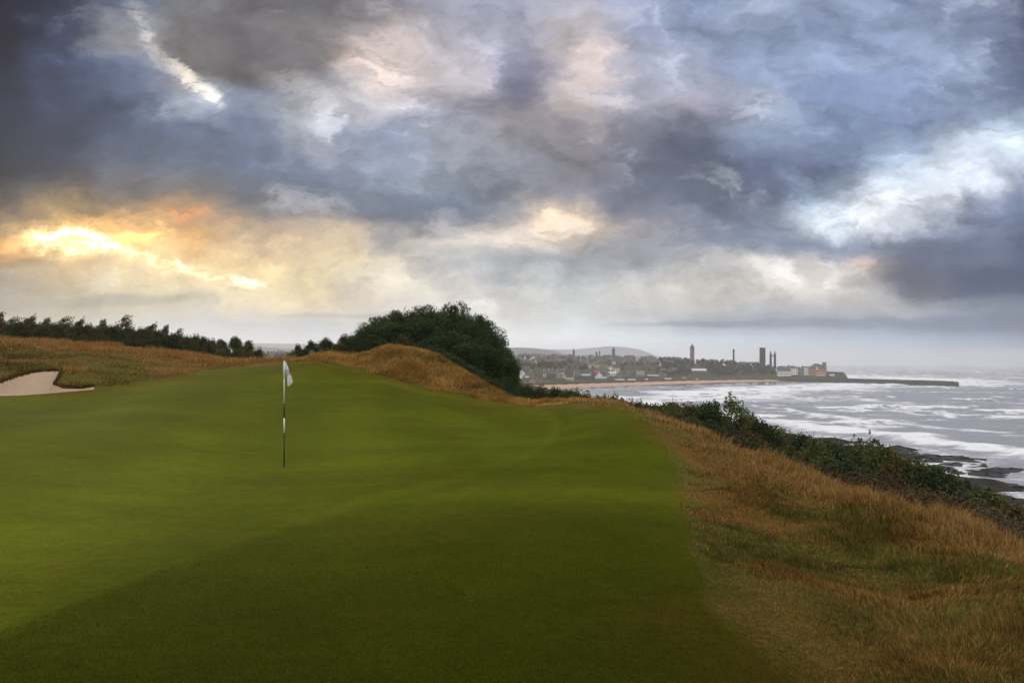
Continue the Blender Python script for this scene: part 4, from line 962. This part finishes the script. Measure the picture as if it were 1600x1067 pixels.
H(884,897,594,3.2,1.2,W_WHITE,R_PALE,'long low white building with a pale flat roof',flat=True,name='low_building',cat='building',win=(1,6))
H(862,876,595,3,1,W_GREY,R_SLATE,'long low grey shed with dark openings near the green strip',flat=True,name='shed',cat='shed',win=(1,5))
H(898,908,592,4.5,2.5,W_BROWN,R_SLATE,'brown brick house left of the blue grey roofed hall')
H(909,923,592,5.0,2.6,W_BROWN,R_BLUE,'brown hall with a pale blue grey roof',name='hall',cat='hall')
H(919.5,929,576,7.5,2.5,W_CREAM,R_SLATE,'tall cream block with two floors of windows',win=(2,3),chim=2,name='cream_block',cat='building')
H(929,938,575,6,3.0,W_CREAM,R_SLATE,'yellow cream block with a grey roof right of the tall cream one',win=(2,3),name='cream_block',cat='building')
H(940,948,575.5,4.5,1.8,W_STONE,R_SLATE,'tan block right of the cream blocks')
H(949,958,576,2.4,1.3,W_CREAM,R_ORANGE,'low cream house with an orange roof above the white hall')
H(929,938.5,587,4.5,3,W_BRICK,R_RED,'red gabled hall at the left end of the long white hall',name='red_hall',cat='hall',chim=0)
H(938,966.5,587,4.2,2.2,W_WHITE,R_PALE,'long white hall with a white sheet roof',name='white_hall',cat='hall',chim=0,win=(1,7))
H(948.5,956,580.5,2.5,2,W_CREAM,R_PALE,'small pale house behind the long white hall')
H(959,968,581,5,1,W_WHITE,R_PALE,'pale square block behind the right end of the white hall',flat=True,name='pale_block',cat='building',win=(2,3))
H(930,948,594,3,2.4,W_GREY,R_BLUE,'grey blue roofed sheds in front of the red hall',name='shed',cat='shed')
H(996,1007,588,7.5,.8,W_CREAM,R_PALE,'pale square block behind grey gables by the bay',flat=True,name='pale_block',cat='building',win=(2,4))
H(993,1006,592,3,3,W_BROWN,R_SLATE,'grey roofed house in front of the pale square block')
H(974,985,591,3,3,W_BROWN,R_SLATE,'grey pyramid roofed house left of the pale square block')
H(1012,1029,591.5,4,2,W_BROWN,R_BLUE,'long grey blue shed right of the pale square block',name='shed',cat='shed')
H(1030,1036,591,5,.6,m_flat('blue cladding',(.10,.18,.42),.6,.1),R_SLATE,'small bright blue shed by the green strip',flat=True,name='shed',cat='shed')
H(962,976,594,1.6,.8,W_WHITE,R_PALE,'long white caravan row left of the cream van',flat=True,name='caravan',cat='caravan')
H(982,993.5,594.3,1.8,.6,W_WHITE,R_PALE,'long white caravan in front of the grey gables',flat=True,name='caravan',cat='caravan')
H(1009,1012.5,594,1.8,.5,W_WHITE,R_PALE,'single small white van by the green strip',flat=True,name='parked_van',cat='van')
H(1039.5,1049,593.3,1.8,.6,W_WHITE,R_PALE,'white caravan right of the blue shed',flat=True,name='caravan',cat='caravan')
H(803.5,811.5,602,1.8,.6,W_WHITE,R_PALE,'white van beside the pines at the start of the green strip',flat=True,name='parked_van',cat='van',d=3)
H(1082,1104,582,2.8,3.0,W_BRICK,R_PALE,'brick building with a white roof among the dark trees',name='brick_hall',cat='hall',chim=0)
H(1066,1072.5,592,1.6,1,W_PINK,R_ORANGE,'low orange hut on the grass above the beach',name='hut',cat='hut',chim=0,d=5)
H(1087.5,1091,594.6,2.4,.6,W_CREAM,R_PALE,'tiny cream beach hut at the top of the sand',flat=True,name='hut',cat='hut',d=4)
# harbour terrace
tk = dict(group=None, d=11)
H(1215,1236,588,6.5,4.8,W_WHITE,R_SLATE,'long white harbour house with a grey slate roof',win=(2,7),chim=2,d=11)
H(1236,1246.5,586,8.5,1.0,W_WHITE,R_SLATE,'white harbour block with a dark doorway right of the slate roof',flat=True,win=(2,3),d=11)
H(1247,1256,586,9,.8,W_GREY,R_SLATE,'dark grey harbour block between two white ones',flat=True,d=11)
H(1256.5,1264,586,10,1,W_WHITE,R_SLATE,'narrow white harbour block with rows of windows',flat=True,win=(3,3),d=11)
H(1264.5,1275,586.5,9,.7,W_PINK,R_SLATE,'pink brick harbour block',flat=True,win=(3,4),d=11)
H(1275.5,1290,588,5.5,3.2,W_CREAM,R_RED,'cream harbour house with a red tiled roof at the end of the terrace',win=(2,5),d=11,chim=1)
H(1297,1304,588,1.8,.5,W_WHITE,R_PALE,'small white shed on the quay at the root of the pier',flat=True,name='hut',cat='hut',d=5)
# skyline
H(971,999,565.5,1.6,1.2,W_GREY,R_PALE,'long pale roofed hall on the hillside above the trees',name='hall',cat='hall',chim=0)
H(1000,1009,567,1.2,.8,W_GREY,R_TEAL,'small teal roofed hall right of the long pale roof',name='hall',cat='hall',chim=0)
H(1164,1186,563,9,1.6,W_GREY,R_SLATE,'long grey college range with rows of windows, left of the square tower',name='college_range',cat='building',win=(3,9),chim=2)
H(880,893,554,3.5,1.6,W_GREY,R_SLATE,'long grey skyline building left of the small spire',name='college_range',cat='building',win=(1,6))
def skyline(px, base, Yd): x = (px-CX)/F*Yd; return x, Yd, EYE-(base-HY)/F*Yd
W_TOWN = m_flat('weathered grey stone', (.13,.125,.12), .95, .25, .3)
def spire_tower(px, top, sh, base, Y, wpx, lab, name, wall=W_GREY, n=4, steps=True):
    k = Y/F; x, y, zb = skyline(px, base, Y); zg = g1(x, y)
    o = thing(name, lab, 'church tower', (x, y, zg)); w = wpx*k/2; zs = (EYE-(sh-HY)*k)-zg; zt = (EYE-(top-HY)*k)-zg
    MB().box(-w, w, -w, w, -2, zs, .2).build('tower', wall, o)
    if steps: MB().box(-w*1.12, w*1.12, -w*1.12, w*1.12, zs+.003, zs+1.0).build('parapet', wall, o)
    MB().spire(0, 0, zs+1.0, zt, w*1.15, 8, .39).build('spire', R_SLATE if wall is not W_DARK else wall, o)
    for s in (-1, 1):
        for f in (-1, 1): MB().spire(s*w*.9, f*w*.9, zs+1.003, zs+3.2, w*.2, 4).build('pinnacle', wall, o)
    me = MB().box(-.5, .5, -.05, .05, -1.2, 1.2).mesh('belfry_opening'); me.materials.append(W_GLASS)
    for s in (-1, 1): q = link('belfry_opening', me, None, o); q.location = (s*w*.4, -w+.15, zs-2.8); q.scale = (w*.35, 1, 1)
    return o
spire_tower(896.5,543.5,550,560,1350,3.0,'small grey church spire above the left end of the town','church_spire', W_TOWN)
spire_tower(937,546.5,551.5,560,1380,2.0,'slim grey turret spire between the two church spires','turret_spire')
spire_tower(958.5,541.5,547.5,560,1380,4.6,'dark church tower with a short sharp spire in the middle of the skyline','church_spire')
spire_tower(1081.5,536.5,543.5,566,1330,5.6,'tall grey tower with a pointed spire, highest on the skyline','church_tower')
spire_tower(932,549,552,560,1385,3,'low grey spire stump left of the slim turret','turret_spire')
def ruins():
    Y = 1250; k = Y/F
    x, y, _ = skyline(1191.3, 0, Y); zg = g1(x, y); w = 3.5*k; zt = EYE-(543.2-HY)*k-zg
    o = thing('square_tower', 'tall dark square stone tower with a flat top', 'tower', (x, y, zg)); MB().box(-w, w, -w, w, -2, zt-1.2, .1).build('tower_shaft', W_DARK, o); MB().box(-w-.3, w+.3, -w-.3, w+.3, zt-1.197, zt).build('parapet', W_DARK, o)
    me = MB().box(-.5, .5, -.06, .06, -1.4, 1.4).mesh('belfry_opening'); me.materials.append(W_GLASS)
    for s in (-1, 1): q = link('belfry_opening', me, None, o); q.location = (s*1.3, -w+.05, zt-6); q.scale = (1.2, 1, 1)
    x, y, _ = skyline(1207.5, 0, Y); zg = g1(x, y); top = EYE-(547-HY)*k-zg; wall = EYE-(554.5-HY)*k-zg
    o = thing('ruined_gable', 'dark ruined church gable with twin pinnacled turrets and an open arch', 'ruin', (x, y, zg))
    for s in (-1, 1):
        MB().box(s*3.3*k-1.45*k, s*3.3*k+1.45*k, -1.6, 1.6, -2, wall+1.2, .15).build('turret', W_DARK, o); MB().spire(s*3.3*k, 0, wall+1.203, top, 1.55*k, 8, .39).build('turret_spire', W_DARK, o)
    mb = MB(); n = 12; r = 1.86*k
    for i in range(n):
        a0, a1 = math.pi*i/n, math.pi*(i+1)/n
        mb.add([(r*math.cos(a0), -1, wall-3.4+1.6*math.sin(a0)), (r*math.cos(a1), -1, wall-3.4+1.6*math.sin(a1)), (r*math.cos(a1), -1, wall-.6), (r*math.cos(a0), -1, wall-.6),
                (r*math.cos(a0), 1, wall-3.4+1.6*math.sin(a0)), (r*math.cos(a1), 1, wall-3.4+1.6*math.sin(a1)), (r*math.cos(a1), 1, wall-.6), (r*math.cos(a0), 1, wall-.6)], [(0, 3, 2, 1), (4, 5, 6, 7), (2, 3, 7, 6), (0, 1, 5, 4)])
    mb.build('arch', W_DARK, o); MB().box(-1.86*k, 1.86*k, -.9, .9, -2, 6).build('low_wall', W_DARK, o)
    x, y, _ = skyline(1146.3, 0, 1260); k2 = 1260/F; zg = g1(x, y); top = EYE-(545-HY)*k2-zg; w = 1.5*k2
    o = thing('ruined_turret', 'slim dark stone turret with a capped top, standing alone on the skyline', 'tower', (x, y, zg))
    MB().rings([(0, 0, -2, w*1.1), (0, 0, top*.55, w*1.0), (0, 0, top-5, w*.9)], 8).build('turret', W_DARK, o); MB().rings([(0, 0, top-5, w*1.15), (0, 0, top-4, w*1.2), (0, 0, top-2.6, w*1.0), (0, 0, top, w*.15)], 8).build('turret_cap', W_DARK, o)
    # castle
    Y = 1235; k3 = Y/F; x, y, _ = skyline(1288, 0, Y); zg = g1(x, y); top = EYE-(565.8-HY)*k3-zg
    o = thing('castle_ruin', 'grey castle ruin with a square end tower above the harbour', 'castle', (x, y, zg))
    MB().box(-2.4*k3, 2.4*k3, -2.4*k3, 2.4*k3, -12, top, .2).build('tower', W_GREY, o)
    mb = MB()
    for i in range(8):
        a = -2.4*k3-2.1*k3*(i+1); hgt = (EYE-(np.interp(i, [0, 3, 5, 7], [570, 568.5, 567.5, 570])-HY)*k3)-zg
        mb.box(a, a+2.1*k3-.003, -1.2, 1.2, -12, hgt)
    mb.build('curtain_wall', W_GREY, o)
ruins()
# filler houses up the hill
frng = random.Random(5)
walls = [(W_GREY, 'grey stone'), (W_STONE, 'tan stone'), (W_WHITE, 'white'), (W_BROWN, 'brown brick')]; roofs = [(R_SLATE, 'slate'), (R_SLATE, 'slate'), (R_RED, 'red tiled')]
protoh = {}
def filler(px, base, wpx, cross):
    wi = frng.choices(range(4), (5, 3, 2, 2))[0]; ri = frng.choices(range(3), (5, 3, .35))[0]; key = (wi, ri, cross)
    x, y, z = at(px, base, 650); k = y/F; w = wpx*k
    lab = '%s house with a %s roof among the crowded roofs of the town' % (walls[wi][1], roofs[ri][1])
    if key not in protoh: o = house('town_house', lab, 'house', x, y, w, 9, 5.2, 3.2, walls[wi][0], roofs[ri][0], frng.uniform(-.3, .3), 'houses of the town across the bay', 1, (2, 4), cross=cross); protoh[key] = o
    else:
        o = copy_tree(protoh[key]); o.location = (x, y, z); o.rotation_euler.z = frng.uniform(-.35, .35)+(math.pi/2 if cross else 0); s = frng.uniform(.8, 1.25); o.scale = (s, 1, s)
for px in range(800, 1062, 5):
    for row in (557, 560, 564, 568):
        if frng.random() < .80: filler(px+frng.uniform(-2, 2), row+frng.uniform(-1.5, 1.5)+(2 if px > 980 else 0), frng.uniform(4, 8), frng.random() < .35)
for px in range(1062, 1285, 7):
    for row in (561, 565):
        if frng.random() < .62 and not 1184 < px < 1216: filler(px+frng.uniform(-2, 2), row+max(0, (px-1215)*.08)+frng.uniform(-1, 1), frng.uniform(4, 7), frng.random() < .3)
for px in list(range(806, 1060, 8)):
    for row in (584, 590):
        if frng.random() < .42: filler(px+frng.uniform(-2, 2), row+frng.uniform(-1.5, 1.5), frng.uniform(5, 8), frng.random() < .35)
for px in range(455, 800, 16):
    if frng.random() < .3: filler(px, 561, 6, False)
for px in (385, 400, 412, 425, 438, 447): filler(px, frng.uniform(556, 562), 6, False)
# town trees
def town_tree(seed, cols, w=9., h=10.):
    rng = np.random.default_rng(seed); c = dome_clumps(16, w*.8, h*.78, rng, .25, .6); c[:, 2] += h*.12
    p, k = clump_pts(c, rng.uniform(1.1, 1.9, 16), 22, .85, rng); V, Fq, T = leaves(p, rng.uniform(1.0, 2.0, len(p)), np.clip(col_mix(k, 16, cols, rng, .15), .005, 1), .8, 0, rng)
    me = mesh_np('crown', V, [Fq], T); me.materials.append(M_FARTREE)
    mb = MB(); limbs(mb, rng, h*.7, .35, c[:5]); wd = mb.mesh('trunk'); wd.materials.append(M_BARK); return me, wd
kinds = [('dark green', [(.020,.026,.014), (.028,.032,.016), (.016,.021,.013)]), ('olive brown', [(.045,.040,.020), (.035,.034,.017), (.055,.042,.02)]), ('rust red', [(.13,.045,.02), (.10,.04,.02), (.07,.045,.02)]), ('bare grey brown', [(.050,.042,.036), (.040,.035,.030), (.058,.046,.036)])]
tmesh = [[town_tree(500+10*i+j, c) for j in range(3)] for i, (nm, c) in enumerate(kinds)]
def ttree(px, base, i, s, lab=None, mesh=None, group=True):
    x, y, z = at(px, base, 650)
    o = thing('town_tree', lab or '%s tree among the roofs and woods of the hazy town' % kinds[i][0], 'tree', (x, y, z-.3), frng.uniform(0, 6.28), '%s trees of the town' % kinds[i][0] if group else None)
    o.scale = (s*frng.uniform(.9, 1.3), s*frng.uniform(.9, 1.3), s); me, wd = mesh or tmesh[i][frng.randrange(3)]; link('crown', me, None, o); link('trunk', wd, None, o)
for px in range(796, 912, 5):
    for row in (563, 567, 571, 575, 579):
        if frng.random() < .64: ttree(px+frng.uniform(-3, 3), row+frng.uniform(-2, 2), frng.choices((0, 1, 2, 3), (4, 4, 1.6, 2))[0], frng.uniform(.6, 1.05))
for px in range(908, 1060, 8):
    for row in (558, 565, 572, 579):
        if frng.random() < (.30 if px < 970 else .64): ttree(px+frng.uniform(-3, 3), row+frng.uniform(-2, 2), frng.choices((0, 1, 2, 3), (4, 4, .7, 3))[0], frng.uniform(.5, .9))
for px in range(1030, 1240, 6):
    for row in (566, 570, 574, 578, 582, 585.5, 588):
        lim = np.interp(px, [1030, 1060, 1110, 1160, 1212, 1213, 1245], [587, 590, 589, 588, 586, 573, 572])
        if row < lim and frng.random() < .82 and not (1078 < px < 1108 and row > 575): ttree(px+frng.uniform(-3, 3), row+frng.uniform(-2, 2), frng.choices((0, 1, 2, 3), (6, 2, .15, 2))[0], frng.uniform(.75, 1.25))
for px in range(1215, 1285, 7): ttree(px, np.interp(px, [1215, 1285], [568, 577])+frng.uniform(-1, 2), frng.choice((0, 1, 3)), frng.uniform(.5, .8))
for px in range(370, 480, 6):
    for row in (556, 561): ttree(px+frng.uniform(-3, 3), row+frng.uniform(-2, 2), frng.choices((0, 1, 2, 3), (3, 4, 1, 3))[0], frng.uniform(.7, 1.1))
ttree(897, 574, 2, .62, 'bright orange autumn tree left of the cream blocks', town_tree(560, [(.62,.26,.03), (.55,.22,.03), (.66,.32,.05)]), False)
ttree(828, 603, 0, .5, 'dark round bush left of the tan stone house', tmesh[0][0], False); ttree(815, 603, 0, .55, 'dark wide tree between the pines and the tan stone house', tmesh[0][1], False)
# sea wall along the beach, pier
def strip_wall(name, path, w, h0, h1, mat, lab, cat):
    mb = MB(); P = np.array(path, float)
    for (a, b) in zip(P[:-1], P[1:]):
        d = (b-a)/np.linalg.norm(b-a); n = np.array([-d[1], d[0]])*w/2; b2 = b
        q = [a-n, b2-n, b2+n, a+n]; mb.add([(*v, h0) for v in q]+[(*v, h1) for v in q], [(3, 2, 1, 0), (4, 5, 6, 7), (0, 1, 5, 4), (1, 2, 6, 5), (2, 3, 7, 6), (3, 0, 4, 7)])
    o = mb.build(name, mat); return tag(o, lab, cat)
W_WALL = m_flat('dark sea wall stone', (.075,.068,.062), .9, .35, .15)
def inland(k):
    out = []
    for (x, y) in [(45,790),(80,835),(173,923),(325,1050),(430,1105),(500,1134)]:
        out.append((x-k*.72, y+k*.70))
    return out
strip_wall('sea_wall', inland(80), 1.2, -1, 4.6, W_WALL, 'low dark sea wall between the pink beach and the green strip', 'wall')
def pier():
    base = np.array([(1290-CX)/F*1110, 1110.]); end = np.array([(1494-CX)/F*900, 900.])
    o = thing('stone_pier', 'long dark stone pier reaching out into the rough sea', 'pier', (0, 0, 0))
    n = 40; mb = MB(); mp = MB(); d = (end-base)/np.linalg.norm(end-base); nn = np.array([-d[1], d[0]]); rg = random.Random(3)
    for i in range(n):
        a = base+(end-base)*i/n; b = base+(end-base)*(i+1)/n; hh = 5.6+rg.uniform(-.12, .12)
        q = [a-nn*4.6, b-nn*4.6, b+nn*4.6, a+nn*4.6]; t = [a-nn*3.8, b-nn*3.8, b+nn*3.8, a+nn*3.8]
        mb.add([(*v, -4) for v in q]+[(*v, hh) for v in t], [(3, 2, 1, 0), (4, 5, 6, 7), (0, 1, 5, 4), (1, 2, 6, 5), (2, 3, 7, 6), (3, 0, 4, 7)])
        if i < n-1:
            q = [a+nn*2.2, b+nn*2.2, b+nn*3.6, a+nn*3.6]; mp.add([(*v, hh-.2) for v in q]+[(*v, hh+1.3) for v in q], [(3, 2, 1, 0), (4, 5, 6, 7), (0, 1, 5, 4), (1, 2, 6, 5), (2, 3, 7, 6), (3, 0, 4, 7)])
    mb.build('pier_body', W_WALL, o); mp.build('parapet', W_WALL, o)
    e = end-d*3; MB().rings([(e[0], e[1], -4, 6.2), (e[0], e[1], 6.3, 5.2)], 14).build('pier_head', W_WALL, o)
    strip_wall('harbour_quay', [(448,1150),(505,1128),(560,1105)], 16, -2, 5.0, W_WALL, 'dark harbour quay in front of the white terrace, joining the pier', 'quay')
pier()
# rocks in the surf
M_DROCK = m_flat('wet black rock', (.020,.017,.015), .6, .5, 1.2, .3)
def rock_mesh(seed):
    rng = np.random.default_rng(seed); n, m_ = 14, 8; V = []
    for j in range(m_+1):
        f = j/m_; r = math.cos(f*math.pi/2)**.6
        for i in range(n):
            a = 2*math.pi*i/n; k = 1+1.1*(vnoise(np.array([4*math.cos(a)+seed]), np.array([4*math.sin(a)+f*5]), seed)[0]-.5)
            V.append((math.cos(a)*r*k, math.sin(a)*r*k, -.35+min(f*1.6, .8+.25*math.sin(a*3+seed))*(.9+.3*math.sin(a*2+seed))))
    Fq = [(j*n+i, j*n+(i+1) % n, (j+1)*n+(i+1) % n, (j+1)*n+i) for j in range(m_) for i in range(n)]
    me = MB().add(V, Fq).mesh('shore_rock'); me.materials.append(M_DROCK); return me
rks = [rock_mesh(s) for s in range(4)]
def srock(px, py, wpx, lab, group=None):
    Y = EYE*F/(py-HY); x = (px-CX)/F*Y; w = wpx*Y/F/2
    o = link('shore_rock', rks[frng.randrange(4)]); o.location = (x, Y, 0); o.scale = (w, w*frng.uniform(.8, 1.8), min(1.5, w*frng.uniform(.14, .30))); o.rotation_euler = (0, 0, frng.uniform(0, 6)); tag(o, lab, 'rock', group)
srock(1521,696,10,'black rock in the surf, left of two'); srock(1538,703,9,'black rock in the surf, right of two')
for i in range(46):
    px = frng.uniform(1385, 1600); lo = np.interp(px, [1385, 1450, 1500, 1600], [699, 708, 716, 738]); py = lo+frng.random()**1.3*np.interp(px, [1385, 1600], [12, 42])
    srock(px, py, frng.uniform(14, 46), 'dark wet rock on the ledges at the edge of the sea', 'rocks on the ledges below the slope')
# ------------------------------------------------------------------ sea haze
def haze():
    bx = MB().box(-7600, 7600, -9300, 7600, -12, 140).mesh('haze'); m = bpy.data.materials.new('sea haze'); m.use_nodes = True; t = NT(m.node_tree); t.n.clear()
    out = t.node('ShaderNodeOutputMaterial'); v = t.node('ShaderNodeVolumePrincipled')
    v.inputs['Color'].default_value = (.97,.98,1,1); v.inputs['Density'].default_value = .00018; v.inputs['Anisotropy'].default_value = .5
    t.l.new(v.outputs[0], out.inputs['Volume']); tag(link('haze', bx, m), 'pale sea haze over the bay and the far hills', 'haze', kind='stuff')
haze()
